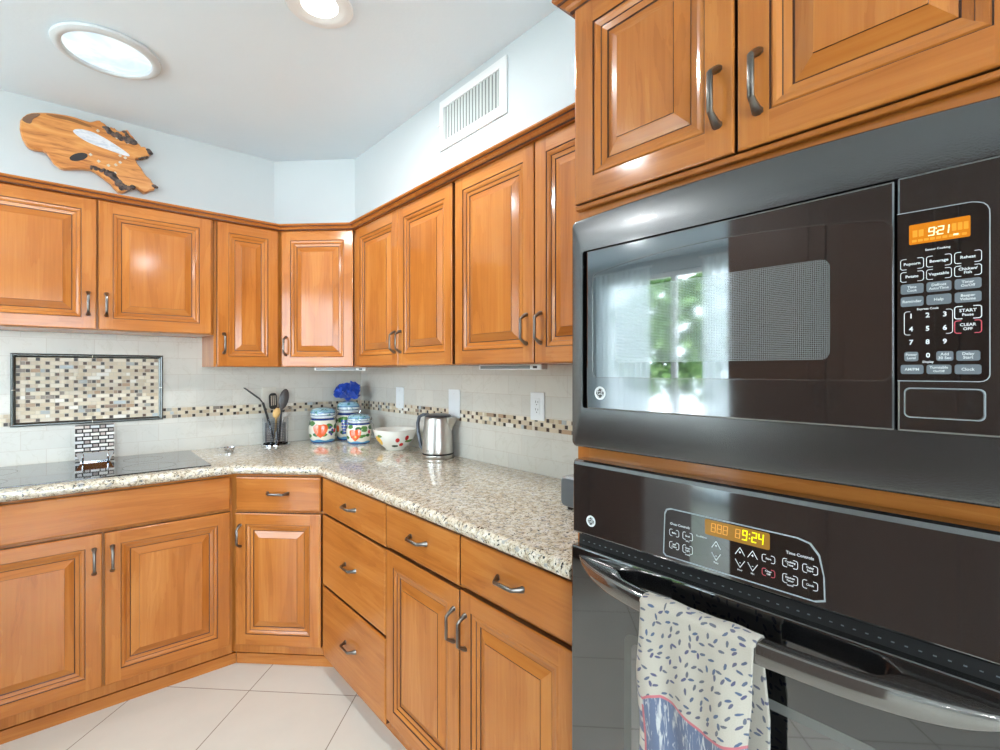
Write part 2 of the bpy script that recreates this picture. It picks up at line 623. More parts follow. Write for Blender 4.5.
def window(name, axis, plane, a0, a1, z0, z1, n):
    fr, pn = MB(), MB()
    def bx(mbx, p0, p1, q0, q1, r0, r1):
        if axis == 'x':
            mbx.box(p0, p1, q0, q1, r0, r1)
        else:
            mbx.box(q0, q1, p0, p1, r0, r1)
    p0, p1 = plane - 0.09, plane - 0.03
    w = 0.05
    bx(fr, p0, p1, a0, a1, z0, z0 + w); bx(fr, p0, p1, a0, a1, z1 - w, z1)
    for k in range(n + 1):
        c = a0 + (a1 - a0) * k / n
        lo = max(a0, c - w / 2); hi = min(a1, c + w / 2)
        bx(fr, p0, p1, lo, hi, z0 + w, z1 - w)
    bx(pn, plane - 0.062, plane - 0.058, a0 + w / 2, a1 - w / 2, z0 + w / 2, z1 - w / 2)
    o = struct(name, fr, ['white_metal'])
    pn.build('pane', ['pane'], o)
window('window_1', *WIN[0], 4)
window('window_2', *WIN[1], 3)

t = bpy.data.materials.new('sheer_curtain')
t.use_nodes = True
nt = t.node_tree
pb = nt.nodes['Principled BSDF']
pb.inputs['Base Color'].default_value = (0.86, 0.88, 0.88, 1)
pb.inputs['Roughness'].default_value = 0.9
tl = nt.nodes.new('ShaderNodeBsdfTranslucent'); tl.inputs[0].default_value = (0.84, 0.93, 0.97, 1)
tp = nt.nodes.new('ShaderNodeBsdfTransparent')
m1 = nt.nodes.new('ShaderNodeMixShader'); m1.inputs[0].default_value = 0.6
m2 = nt.nodes.new('ShaderNodeMixShader'); m2.inputs[0].default_value = 0.12
nt.links.new(pb.outputs[0], m1.inputs[1]); nt.links.new(tl.outputs[0], m1.inputs[2])
nt.links.new(m1.outputs[0], m2.inputs[1]); nt.links.new(tp.outputs[0], m2.inputs[2])
nt.links.new(m2.outputs[0], nt.nodes['Material Output'].inputs[0])
M['sheer'] = t
def curtain(y0, y1, label):
    o_ = thing('curtain', label, 'curtain', (XWEST + 0.09, (y0 + y1) / 2, 2.48), 0, 'sheer curtains at the sliding window')
    mb = MB()
    n_ = 70
    rows_ = []
    for z in (-2.44, -1.2, 0.0):
        rows_.append([(0.022 * math.sin(k * 0.9 + 0.3 * z), (y0 - y1) / 2 + (y1 - y0) * k / n_, z) for k in range(n_ + 1)])
    for a, b in zip(rows_, rows_[1:]):
        for k in range(n_):
            mb.face([a[k], a[k + 1], b[k + 1], b[k]])
    mb.build('fabric', ['sheer'], o_, smooth=True)
    MB().tube([(0, (y0 - y1) / 2 - 0.03, 0.01), (0, (y1 - y0) / 2 + 0.03, 0.01)], 0.012, 10).build('rod', ['white_metal'], o_, smooth=True)
curtain(1.62, 2.46, 'white sheer curtain drawn over the middle of the sliding window')
curtain(3.06, 3.80, 'white sheer curtain at the far end of the sliding window')

# outdoors beyond the glass
t = NT('pale_patio')
t.set(**{'Base Color': t.mix(t.noise(t.coord(), 6, 4), s2l((206, 200, 190)), s2l((222, 216, 206))), 'Roughness': 0.9})
M['patio'] = t.m
struct('ground', MB().box(-14, 12, -14, 14, -0.3, -0.1), ['patio'])
t = NT('garden_leaves')
t.set(**{'Base Color': t.ramp(t.noise(t.coord(), 9, 5, 0.7), [(0.35, s2l((38, 66, 30))), (0.5, s2l((78, 116, 58))), (0.68, s2l((150, 178, 112)))]), 'Roughness': 0.7})
M['leaf'] = t.m
M['bark'] = plain('bark', (96, 78, 60), 0.9)
def garden_tree(loc, h, r, label):
    root = thing('garden_tree', label, 'tree', loc)
    MB().tube([(0, 0, 0), (0.03, 0, h * 0.4), (0, 0.03, h * 0.75)], [0.09, 0.07, 0.04], 10).build('trunk', ['bark'], root, smooth=True)
    rnd = random.Random(h)
    cr = MB()
    for k in range(420):
        a, b = rnd.uniform(0, 2 * PI), rnd.uniform(-1, 1)
        rr = r * rnd.uniform(0.55, 1.0)
        c = Vector((rr * math.cos(a) * math.sqrt(1 - b * b), rr * math.sin(a) * math.sqrt(1 - b * b), h * 0.62 + 1.05 * rr * b))
        sz = rnd.uniform(0.09, 0.2)
        q = Matrix.Rotation(rnd.uniform(0, 6), 3, 'Z') @ Matrix.Rotation(rnd.uniform(0, 3), 3, 'X')
        cr.face([c + q @ Vector(p) * sz for p in ((-1, -0.6, 0), (0, -0.9, 0.15), (1, 0, 0), (0.1, 0.8, 0.15), (-0.8, 0.5, 0))])
    cr.build('crown', ['leaf'], root, fix=False)
garden_tree((-6.2, 4.45, -0.1), 3.3, 1.15, 'leafy green garden tree outside the sliding window, mirrored in the microwave')
garden_tree((-9.5, 1.2, -0.1), 2.2, 0.6, 'low bushy garden tree far out on the patio')

# ------------------------------------------------------------------ backsplash, mosaic
mb = MB()
ST0, ST1 = 1.092, 1.147
BT = 0.010
FX0, FX1, FZ0, FZ1 = -0.202, 0.363, 1.088, 1.419
ZS = 0.9155
def sp(mb, a0, a1, z0, z1):
    mb.box(a0, a1, YW - BT, YW - 0.0005, z0, z1)
sp(mb, -1.5, FX0, ZS, ST0); sp(mb, -1.5, FX0, ST1, 1.517)
sp(mb, FX0, FX1, ZS, FZ0); sp(mb, FX0, FX1, FZ1, 1.517)
sp(mb, FX1, XW - BT, ZS, ST0); sp(mb, FX1, 0.549, ST1, 1.517); sp(mb, 0.549, XW - BT, ST1, 1.362)
struct('wall_left_backsplash', mb, ['tile_l'])
mb = MB()
mb.box(XW - BT, XW - 0.0005, 0.722, YW - BT, ZS, ST0); mb.box(XW - BT, XW - 0.0005, 0.722, YW - BT, ST1, 1.362)
struct('wall_right_backsplash', mb, ['tile_r'])

PAL_L = [(222, 210, 186), (214, 200, 174), (205, 190, 166), (228, 218, 198), (196, 178, 150), (214, 202, 182), (202, 186, 158), (178, 148, 118), (182, 190, 192), (166, 166, 158), (232, 228, 218)]
PAL_M = [(148, 124, 104), (168, 142, 116), (140, 128, 116), (172, 176, 174)]
PAL_D = [(58, 44, 36), (44, 34, 30), (72, 56, 44), (66, 60, 56), (88, 62, 44)]
def mosaic(mb, a0, a1, z0, z1, emit, rnd, n):
    """square and oblong glass/stone pieces in staggered courses; emit(mb, a0, a1, z0, z1, rgb)"""
    rh = (z1 - z0) / n
    g = 0.0011
    for r in range(n):
        zz = z0 + r * rh
        a = a0 - (0.033 if r % 2 else 0.0) - 0.002
        while a < a1:
            segs = [(0.0165, 'd')] + rnd.choice([[(0.0495, 'l')], [(0.033, 'l'), (0.0165, 'm')], [(0.0165, 'm'), (0.033, 'l')], [(0.0495, 'l')], [(0.0248, 'l'), (0.0247, 'l')]])
            for wdt, kd in segs:
                s, e = max(a + g, a0 + 0.0005), min(a + wdt - g, a1 - 0.0005)
                if e - s > 0.003:
                    if kd == 'd':
                        s, e = s + 0.0004, e - 0.0004
                        col = rnd.choice(PAL_D) if rnd.random() < 0.86 else rnd.choice(PAL_L)
                    else:
                        col = rnd.choice(PAL_L[:7]) if rnd.random() < 0.66 else rnd.choice(PAL_L + PAL_M)
                    q = 0.0007 if kd == 'd' else 0.0
                    emit(mb, s, e, zz + g + q, zz + rh - g - q, s2l(col))
                a += wdt
def emitL(mb, a0, a1, z0, z1, c):
    mb.box(a0, a1, YW - BT - 0.001, YW - BT + 0.004, z0, z1, 0, c)
def emitR(mb, a0, a1, z0, z1, c):
    mb.box(XW - BT - 0.001, XW - BT + 0.004, a0, a1, z0, z1, 0, c)
rnd = random.Random(3)
mb = MB()
mb.box(-1.5, FX0, YW - BT + 0.001, YW - 0.0005, ST0, ST1, 1); mb.box(FX1, XW - BT, YW - BT + 0.001, YW - 0.0005, ST0, ST1, 1)
mosaic(mb, -0.75, FX0, ST0, ST1, emitL, rnd, 3)
mosaic(mb, FX1, XW - BT, ST0, ST1, emitL, rnd, 3)
struct('trim_1', mb, ['mosaic', 'grout'], fix=False)
mb = MB()
mb.box(XW - BT + 0.001, XW - 0.0005, 0.722, YW - BT, ST0, ST1, 1)
mosaic(mb, 0.722, YW - BT, ST0, ST1, emitR, rnd, 3)
struct('trim_2', mb, ['mosaic', 'grout'], fix=False)

pan = thing('mosaic_panel', 'rectangular mosaic tile panel in a dark metal frame on the backsplash above the cooktop', 'tile panel', ((FX0 + FX1) / 2, YW, FZ0))
px0, pw, ph = (FX0 + FX1) / 2, (FX1 - FX0) / 2, FZ1 - FZ0
mb = MB()
fw = 0.018
prof = [(0, -0.012), (0.003, -0.018), (0.006, -0.021), (0.010, -0.0205), (0.014, -0.015), (fw, -0.012)]
loops = []
for ins, dy in prof:
    loops.append([(-pw + ins, dy, ins), (pw - ins, dy, ins), (pw - ins, dy, ph - ins), (-pw + ins, dy, ph - ins)])
loops = [[(-pw, -0.0005, 0), (pw, -0.0005, 0), (pw, -0.0005, ph), (-pw, -0.0005, ph)]] + loops + [[(-pw + fw, -0.0005, fw), (pw - fw, -0.0005, fw), (pw - fw, -0.0005, ph - fw), (-pw + fw, -0.0005, ph - fw)]]
mb.loft(loops, cap=False)
mb.build('frame', ['bronze_trim'], pan)
mb = MB()
mb.box(-pw + fw, pw - fw, -0.0085, -0.001, fw, ph - fw, 1)
def emitP(mb, a0, a1, z0, z1, c):
    mb.box(a0, a1, -0.0105, -0.006, z0, z1, 0, c)
mosaic(mb, -pw + fw, pw - fw, fw, ph - fw, emitP, random.Random(12), 17)
mb.build('mosaic_field', ['mosaic', 'grout'], pan, fix=False)
mb = MB()
for x, z, w, h in ((0.0, 0.0105, 0.0012, 0.006), (0.0, ph - 0.0105, 0.0012, 0.006), (-pw + 0.0105, ph / 2, 0.006, 0.0012), (pw - 0.0105, ph / 2, 0.006, 0.0012)):
    MB().box(x - w, x + w, -0.0215, -0.017, z - h, z + h).build('frame_joint', ['grout'], pan)

# ------------------------------------------------------------------ cabinets
def handle_data():
    half = [(-0.0475, 0.0003, 0.0085, 0.0068), (-0.0465, 0.0050, 0.0075, 0.0058), (-0.0400, 0.0160, 0.0056, 0.0046), (-0.0335, 0.0262, 0.0050, 0.0036), (-0.0325, 0.0275, 0.0050, 0.0036)]
    path = half + [(-s_, d_, a_, b_) for s_, d_, a_, b_ in half[::-1]]
    out = []
    for axis in 'vh':
        mb = MB()
        secs = []
        for i, (s, d, hw, ht) in enumerate(path):
            p0 = path[max(i - 1, 0)]; p1 = path[min(i + 1, len(path) - 1)]
            ds, dd = p1[0] - p0[0], p1[1] - p0[1]
            L = math.hypot(ds, dd)
            ns, nd = -dd / L, ds / L
            if i in (0, len(path) - 1):
                ns, nd = (1, 0) if i else (-1, 0)
                ns, nd = -1 if i == 0 else 1, 0
            q = []
            for k in range(8):
                a = 2 * PI * (k + 0.5) / 8
                cw, cn = math.cos(a), math.sin(a)
                cw = max(-1, min(1, cw * 1.25)); cn = max(-1, min(1, cn * 1.25))
                ss, oo, ww = s + ns * ht * cn, d + nd * ht * cn, hw * cw
                q.append((ww, -oo, ss) if axis == 'v' else (ss, -oo, ww))
            secs.append(q)
        mb.loft(secs)
        me = mb.data('handle', ['pewter'], False)
        bm = bmesh.new(); bm.from_mesh(me)
        bmesh.ops.recalc_face_normals(bm, faces=bm.faces)
        bm.to_mesh(me); bm.free()
        try:
            me.set_sharp_from_angle(angle=math.radians(40))
        except Exception:
            pass
        out.append(me)
    return out
H_V, H_H = handle_data()
def handle(parent, x, z, axis='v', y=0.0):
    o = bpy.data.objects.new('handle', H_V if axis == 'v' else H_H)
    COL.objects.link(o)
    o.parent = parent
    o.location = (x, y, z)
    return o

def rect_ring(x0, x1, z0, z1, ins, y):
    return [(x0 + ins, y, z0 + ins), (x1 - ins, y, z0 + ins), (x1 - ins, y, z1 - ins), (x0 + ins, y, z1 - ins)]
def ring_faces(mb, A, B, mh, mv):
    for i, mi in ((0, mh), (1, mv), (2, mh), (3, mv)):
        j = (i + 1) % 4
        mb.face([A[i], A[j], B[j], B[i]], mi)
def door(parent, x0, x1, z0, z1, hx=None, hz=None, name='door', y=0.0, label=None):
    """raised-panel door; front plane at local y, 20 mm thick"""
    mb = MB()
    st = 0.050
    back = rect_ring(x0, x1, z0, z1, 0, y + 0.0195)
    e0 = rect_ring(x0, x1, z0, z1, 0, y + 0.0035)
    e1 = rect_ring(x0, x1, z0, z1, 0.0012, y + 0.0010)
    e2 = rect_ring(x0, x1, z0, z1, 0.0040, y)
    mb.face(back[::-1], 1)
    ring_faces(mb, back, e0, 2, 2)  # edge sides painted dark to stand in for the shadow gap between doors
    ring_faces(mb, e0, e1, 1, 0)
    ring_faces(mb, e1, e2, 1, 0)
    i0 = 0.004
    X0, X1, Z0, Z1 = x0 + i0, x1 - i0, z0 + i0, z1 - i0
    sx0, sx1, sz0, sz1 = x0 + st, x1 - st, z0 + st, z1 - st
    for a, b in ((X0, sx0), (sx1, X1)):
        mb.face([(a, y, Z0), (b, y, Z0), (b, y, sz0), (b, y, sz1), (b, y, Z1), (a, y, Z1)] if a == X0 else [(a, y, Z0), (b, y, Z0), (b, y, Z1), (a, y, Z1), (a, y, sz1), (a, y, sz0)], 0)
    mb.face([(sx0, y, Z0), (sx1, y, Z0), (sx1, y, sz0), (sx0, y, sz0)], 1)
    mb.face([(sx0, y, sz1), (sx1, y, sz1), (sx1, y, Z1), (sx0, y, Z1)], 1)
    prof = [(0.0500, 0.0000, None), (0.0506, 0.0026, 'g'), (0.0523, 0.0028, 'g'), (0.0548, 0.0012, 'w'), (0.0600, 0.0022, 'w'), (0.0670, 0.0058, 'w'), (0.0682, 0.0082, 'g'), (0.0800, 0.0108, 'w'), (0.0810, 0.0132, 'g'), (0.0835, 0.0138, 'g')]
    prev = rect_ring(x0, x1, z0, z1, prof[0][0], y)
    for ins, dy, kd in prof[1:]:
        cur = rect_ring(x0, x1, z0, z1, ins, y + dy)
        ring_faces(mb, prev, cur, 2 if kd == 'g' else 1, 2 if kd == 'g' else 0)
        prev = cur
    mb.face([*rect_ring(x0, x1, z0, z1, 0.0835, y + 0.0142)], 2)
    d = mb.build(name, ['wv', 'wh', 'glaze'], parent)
    pb = MB()
    pr = [(0.0830, 0.0141, None), (0.0832, 0.0126, 'w'), (0.1105, 0.0034, 'w'), (0.1109, 0.0014, 'g')]
    prev = rect_ring(x0, x1, z0, z1, pr[0][0], y + pr[0][1])
    for ins, dy, kd in pr[1:]:
        cur = rect_ring(x0, x1, z0, z1, ins, y + dy)
        ring_faces(pb, prev, cur, 2 if kd == 'g' else 1, 2 if kd == 'g' else 0)
        prev = cur
    pb.face(prev, 0)
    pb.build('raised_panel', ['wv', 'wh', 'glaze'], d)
    if hx is not None:
        handle(d, hx, hz, 'v', y)
    return d
def drawer(parent, x0, x1, z0, z1, hx=True, name='drawer'):
    mb = MB()
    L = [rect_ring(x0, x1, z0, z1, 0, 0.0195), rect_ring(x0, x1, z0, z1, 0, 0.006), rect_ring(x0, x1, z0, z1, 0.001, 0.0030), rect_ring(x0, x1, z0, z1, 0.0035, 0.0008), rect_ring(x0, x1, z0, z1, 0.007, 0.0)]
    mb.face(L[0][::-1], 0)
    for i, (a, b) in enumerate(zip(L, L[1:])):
        ring_faces(mb, a, b, 1 if i == 0 else 0, 1 if i == 0 else 0)  # first ring is dark: gap shade painted round the drawer front
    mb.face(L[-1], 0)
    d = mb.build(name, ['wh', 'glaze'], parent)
    if hx:
        handle(d, (x0 + x1) / 2, (z0 + z1) / 2 + 0.004, 'h')
    return d

RR, RD = -PI / 2, -PI / 4
UZ0, UZ1 = 1.365, 2.085
def body(root, w, d, z0, z1, y0=0.0205, poly=None, ff=None):
    mb = MB()
    if poly:
        mb.prism(poly, z0, z1, 0)
    else:
        mb.box(-w / 2, w / 2, y0, d, z0, z1, 0)
    return mb.build('body', ['wv'], root, bevel=0.001)

UD = XW - 1.14 - 0.001           # upper depth on the right wall
XU, YU = 1.14, 2.783
UDL = YW - YU - 0.001
# -- upper, over the cooktop
cx = (-0.357 + 0.538) / 2
r = thing('wall_cabinet', 'short two-door maple wall cabinet above the cooktop and framed mosaic', 'cabinet', (cx, YU, 1.52), 0.0, 'wall cabinets')
w = 0.538 + 0.357
body(r, w, UDL, -0.002, 0.577)
mid = 0.0865 - cx
door(r, -w / 2 + 0.004, mid, 0.0, UZ1 - 1.52, mid - 0.028, 0.110)
door(r, mid + 0.006, w / 2 - 0.012, 0.0, UZ1 - 1.52, mid + 0.034, 0.110)
# -- upper, narrow
cx = (0.539 + 0.848) / 2
r = thing('wall_cabinet', 'narrow single-door maple wall cabinet left of the angled corner cabinet', 'cabinet', (cx, YU, 1.362), 0.0, 'wall cabinets')
w = 0.848 - 0.539
body(r, w - 0.001, UDL, -0.002, 0.735)
door(r, -w / 2 + 0.013, w / 2 - 0.008, 0.0, UZ1 - 1.362, -w / 2 + 0.013 + 0.030, 0.115)
# -- upper corner
def rot2(p, o, a):
    dx, dy = p[0] - o[0], p[1] - o[1]
    return (dx * math.cos(-a) - dy * math.sin(-a), dx * math.sin(-a) + dy * math.cos(-a))
P1, P2 = (0.849, 2.783), (1.14, 2.492)
oc = ((P1[0] + P2[0]) / 2, (P1[1] + P2[1]) / 2)
r = thing('wall_cabinet', 'angled single-door maple wall cabinet across the room corner, door catching pale window glare', 'cabinet', (oc[0], oc[1], 1.362), RD, 'wall cabinets')
hw = math.hypot(P2[0] - P1[0], P2[1] - P1[1]) / 2
k = 0.0205
poly = [(-hw + 0.001 + k * 0.0, k), (hw - 0.001, k)] + [rot2(p, oc, RD) for p in ((P2[0] + 0.02, P2[1] + 0.0006), (XW - 0.001, P2[1] + 0.0006), (XW - 0.001, YW - 0.001), (P1[0] + 0.0006, YW - 0.001), (P1[0] + 0.0006, P1[1] + 0.02))]
poly = [rot2(p, oc, RD) for p in ((P1[0] + 0.0006, P1[1] + 0.0285), (P2[0] + 0.0285, P2[1] + 0.0006), (XW - 0.001, P2[1] + 0.0006), (XW - 0.001, YW - 0.001), (P1[0] + 0.0006, YW - 0.001))]
body(r, 0, 0, -0.002, 0.738, poly=poly)
door(r, -hw + 0.007, hw - 0.011, 0.0, UZ1 - 1.362, -hw + 0.007 + 0.026, 0.110)
# -- uppers on the right wall
cy = (2.4915 + 1.598) / 2
r = thing('wall_cabinet', 'two-door maple wall cabinet right of the angled corner, above the bowl and kettle', 'cabinet', (XU, cy, UZ0), RR, 'wall cabinets')
w = 2.4915 - 1.598
body(r, w - 0.001, UD, -0.002, 0.735)
mid = cy - 2.040
door(r, -w / 2 + 0.006, mid - 0.001, 0.0, UZ1 - UZ0, mid - 0.026, 0.108)
door(r, mid + 0.003, w / 2 - 0.012, 0.0, UZ1 - UZ0, mid + 0.028, 0.108)
cy = (1.5975 + 0.724) / 2
r = thing('wall_cabinet', 'two-door maple wall cabinet running up against the tall oven cabinet', 'cabinet', (XU, cy, UZ0), RR, 'wall cabinets')
w = 1.5975 - 0.724
body(r, w - 0.001, UD, -0.002, 0.735)
mid = cy - 1.150
door(r, -w / 2 + 0.008, mid - 0.002, 0.0, UZ1 - UZ0, mid - 0.036, 0.112)
door(r, mid + 0.003, w / 2 - 0.004, 0.0, UZ1 - UZ0, mid + 0.030, 0.112)

# -- crown moulding
def offset_path(path, o):
    """path runs with the room on its right-hand side when o is positive"""
    res = []
    n = len(path)
    for i in range(n):
        def nrm(a, b):
            dx, dy = b[0] - a[0], b[1] - a[1]
            L = math.hypot(dx, dy)
            return (dy / L, -dx / L)
        if i == 0:
            nx, ny = nrm(path[0], path[1]); s = 1
        elif i == n - 1:
            nx, ny = nrm(path[-2], path[-1]); s = 1
        else:
            a = nrm(path[i - 1], path[i]); b = nrm(path[i], path[i + 1])
            nx, ny = a[0] + b[0], a[1] + b[1]
            L = math.hypot(nx, ny); nx /= L; ny /= L
            s = 1 / max(0.2, nx * a[0] + ny * a[1])
        res.append((path[i][0] + nx * o * s, path[i][1] + ny * o * s))
    return res
CROWN0 = [(0.0002, 0.000), (0.010, 0.000), (0.013, 0.003), (0.013, 0.007), (0.018, 0.010), (0.022, 0.016), (0.030, 0.020), (0.033, 0.021), (0.033, 0.025), (0.040, 0.028), (0.042, 0.031), (0.042, 0.036), (-0.035, 0.036), (-0.035, 0.0205), (0.0002, 0.0205)]
CROWN = [(o_ * (0.92 if o_ > 0.001 else 1), z_ * 0.80) for o_, z_ in CROWN0]
def moulding(path, prof, z):
    secs = [[None] * len(prof) for _ in path]
    for j, (o, dz) in enumerate(prof):
        for i, p in enumerate(offset_path(path, o)):
            secs[i][j] = (p[0], p[1], z + dz)
    return secs
def mould_mb(path, prof, z, glaze=()):
    mb = MB()
    secs = moulding(path, prof, z)
    n = len(prof)
    for i in range(len(path) - 1):
        for k in range(n):
            k2 = (k + 1) % n
            mb.face([secs[i][k], secs[i][k2], secs[i + 1][k2], secs[i + 1][k]], 1 if k in glaze else 0)
    mb.face(secs[0], 0); mb.face(secs[-1][::-1], 0)
    return mb
CZ = 2.0855
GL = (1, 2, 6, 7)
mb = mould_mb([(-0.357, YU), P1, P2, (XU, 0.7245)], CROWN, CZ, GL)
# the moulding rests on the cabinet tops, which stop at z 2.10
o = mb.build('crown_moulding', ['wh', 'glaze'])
tag(o, 'maple crown moulding with dark glaze lines running along the tops of the wall cabinets', 'moulding')

# -- base cabinets
XB, YB = 0.85, 2.485
BZ1 = 0.8735
def toe(root, x0, x1, y=0.030, y1=0.05):
    MB().box(x0, x1, y, y1, 0.0, 0.0470).build('toe_kick', ['wh'], root)
# cooktop base
x0, x1 = -0.34, 0.5565
cx, w = (x0 + x1) / 2, x1 - x0
r = thing('base_cabinet', 'wide two-door maple base cabinet with long plain front under the cooktop', 'cabinet', (cx, YB, 0), 0.0, 'base cabinets')
body(r, w, 0.60, 0.058, BZ1)
toe(r, -w / 2, w / 2 + 0.0190, 0.032)
drawer(r, -w / 2 + 0.004, w / 2 - 0.011, 0.717, 0.862, False, 'false_front')
mid = 0.098 - cx
door(r, -w / 2 + 0.004, mid - 0.004, 0.104, 0.704, mid - 0.028, 0.600)
door(r, mid + 0.004, w / 2 - 0.011, 0.104, 0.704, mid + 0.028, 0.600)
# corner base
Q1, Q2 = (0.562, 2.486), (0.85, 2.198)
oc = ((Q1[0] + Q2[0]) / 2, (Q1[1] + Q2[1]) / 2)
hw = math.hypot(Q2[0] - Q1[0], Q2[1] - Q1[1]) / 2
r = thing('base_cabinet', 'angled corner maple base cabinet with one drawer over one door', 'cabinet', (oc[0], oc[1], 0), RD, 'base cabinets')
poly = [rot2(p, oc, RD) for p in ((0.557, 2.486 + 0.0335), (0.85 + 0.0335, 2.1935), (1.45, 2.1935), (1.45, 3.085), (0.557, 3.085))]
body(r, 0, 0, 0.058, BZ1, poly=poly)
toe(r, -0.2150, 0.2418, 0.032)
drawer(r, -hw + 0.004, hw - 0.006, 0.707, 0.862)
door(r, -hw + 0.002, hw - 0.006, 0.100, 0.697, -hw + 0.026, 0.595)
# drawer stack
cy = (2.193 + 1.609) / 2
w = 2.193 - 1.609
r = thing('base_cabinet', 'maple drawer base with three plain drawers right of the angled corner base', 'cabinet', (XB, cy, 0), RR, 'base cabinets')
body(r, w - 0.001, 0.60, 0.058, BZ1)
toe(r, -w / 2, w / 2, 0.050, 0.07)
for a, b in ((0.7095, 0.862), (0.392, 0.6995), (0.074, 0.380)):
    drawer(r, -w / 2 + 0.002, w / 2 - 0.003, a, b)
# two drawers over two doors
cy = (1.608 + 0.725) / 2
w = 1.608 - 0.725
r = thing('base_cabinet', 'maple base cabinet with two drawers over two doors beside the oven cabinet', 'cabinet', (XB, cy, 0), RR, 'base cabinets')
body(r, w - 0.001, 0.60, 0.058, BZ1)
toe(r, -w / 2, w / 2, 0.050, 0.07)
mid = cy - 1.164
drawer(r, -w / 2 + 0.004, mid - 0.004, 0.716, 0.862)
drawer(r, mid + 0.004, w / 2 - 0.003, 0.722, 0.862)
door(r, -w / 2 + 0.004, mid - 0.004, 0.100, 0.704, mid - 0.026, 0.596)
door(r, mid + 0.004, w / 2 - 0.003, 0.100, 0.708, mid + 0.030, 0.596)

# ------------------------------------------------------------------ counter and cooktop
mb = MB()
front = [(-1.02, 2.463), (0.5535, 2.463), (0.8255, 2.191), (0.8255, 0.7245)]
back = [(XW - 0.002, 0.7245), (XW - 0.002, YW - 0.002), (-1.02, YW - 0.002)]
top, bot = 0.915, 0.8745
prof = []
for k in range(9):
    a = -PI / 2 + PI * k / 8
    prof.append((-0.0200 + 0.0200 * math.cos(a), (top + bot) / 2 + (top - bot) / 2 * math.sin(a)))
rows = [[(p[0], p[1], z) for p in offset_path(front, o)] for o, z in prof]
for i in range(8):
    for k in range(3):
        mb.face([rows[i][k], rows[i][k + 1], rows[i + 1][k + 1], rows[i + 1][k]])
mb.face(rows[8] + [(x, y, top) for x, y in back])
mb.face((rows[0] + [(x, y, bot) for x, y in back])[::-1])
loopb = [rows[0][3]] + [(x, y, bot) for x, y in back] + [rows[0][0]]
loopt = [rows[8][3]] + [(x, y, top) for x, y in back] + [rows[8][0]]
for i in range(len(loopb) - 1):
    mb.face([loopb[i], loopb[i + 1], loopt[i + 1], loopt[i]])
mb.face([r_[0] for r_ in rows][::-1]); mb.face([r_[3] for r_ in rows])
o = mb.build('granite_worktop', ['granite'], smooth=True)
tag(o, 'speckled cream granite worktop with rounded edge turning the kitchen corner', 'worktop')

CT0, CT1 = -0.45, 0.476
r = thing('cooktop', 'flat black glass cooktop set in the granite left of the corner', 'cooktop', ((CT0 + CT1) / 2, 2.79, 0.9155))
cw = (CT1 - CT0) / 2
MB().box(-cw, cw, -0.271, 0.271, 0.0, 0.005).build('glass_top', ['cooktop'], r, bevel=0.0015)
BP = plain('grey_burner_print', (58, 58, 58), 0.2)
for (bx, by, br_) in ((-0.27, 0.1, 0.09), (-0.27, -0.14, 0.075), (0.25, 0.1, 0.075), (0.25, -0.13, 0.095)):
    mb = MB()
    for k in range(48):
        a0, a1 = 2 * PI * k / 48, 2 * PI * (k + 1) / 48
        mb.face([(bx + q * math.cos(a), by + q * math.sin(a), 0.00515) for q, a in ((br_, a0), (br_ + 0.002, a0), (br_ + 0.002, a1), (br_, a1))])
    mb.build('burner_ring', [BP], r)

# ------------------------------------------------------------------ tall oven cabinet
XT, YT = 0.835, 0.365
TW = 0.358
r = thing('oven_cabinet', 'tall maple oven cabinet housing the black microwave and wall oven', 'cabinet', (XT, YT, 0), RR)
mb = MB()
D = XW - XT - 0.001
fy = 0.0205
mb.box(-TW, -TW + 0.018, fy, D, 0, 2.15)
mb.box(TW - 0.018, TW, fy, D, 0, 2.15)
mb.box(-TW + 0.018, TW - 0.018, D - 0.012, D, 0, 2.15)
for z0, z1 in ((0.42, 0.438), (1.155, 1.173), (1.68, 1.698), (2.132, 2.15), (0.08, 0.098)):
    mb.box(-TW + 0.018, TW - 0.018, fy + 0.02, D - 0.012, z0, z1)
mb.build('carcass', ['wv'], r)
mb = MB()
for x0, x1, z0, z1, mi in ((-TW, -TW + 0.030, 0.06, 2.15, 0), (TW - 0.030, TW, 0.06, 2.15, 0), (-TW + 0.03, TW - 0.03, 1.664, 1.702, 1), (-TW + 0.03, TW - 0.03, 1.140, 1.196, 1), (-TW + 0.03, TW - 0.03, 0.40, 0.452, 1), (-TW + 0.03, TW - 0.03, 2.11, 2.15, 1)):
    mb.box(x0, x1, fy - 0.0005, fy + 0.0195, z0, z1, mi)
mb.build('face_frame', ['wv', 'wh'], r)
door(r, -0.352, -0.0065, 1.702, 2.128, -0.034, 1.805)
door(r, -0.001, 0.352, 1.702, 2.128, 0.032, 1.803)
drawer(r, -0.352, 0.352, 0.10, 0.385)
toe(r, -TW, TW, 0.08, 0.1)
# bead under the upper doors
mb = MB()
mb.box(-TW + 0.002, TW - 0.002, 0.0065, fy - 0.001, 1.690, 1.7010)
mb.build('light_rail', ['wh'], r, bevel=0.003)
pth = [(-TW, D - 0.2), (-TW, 0.0), (TW, 0.0)]
pth = [(-TW, D), (-TW, fy), (TW, fy)]
CR2 = [(o_ * 1.35 + (0.021 if o_ >= 0 else 0), z_ * 1.2) for o_, z_ in CROWN]
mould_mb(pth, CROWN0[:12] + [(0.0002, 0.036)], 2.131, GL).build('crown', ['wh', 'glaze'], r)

# ------------------------------------------------------------------ microwave
XM = 0.815
mw = thing('microwave_oven', 'black built-in microwave with keypad, above the wall oven', 'microwave', (XM, YT, 1.178), RR)
Z = 1.178
yb = XT + fy - 0.001 - XM         # back of the trim just before the face frame
def arch(x, half, h):
    return h * (1 - (x / half) ** 2)
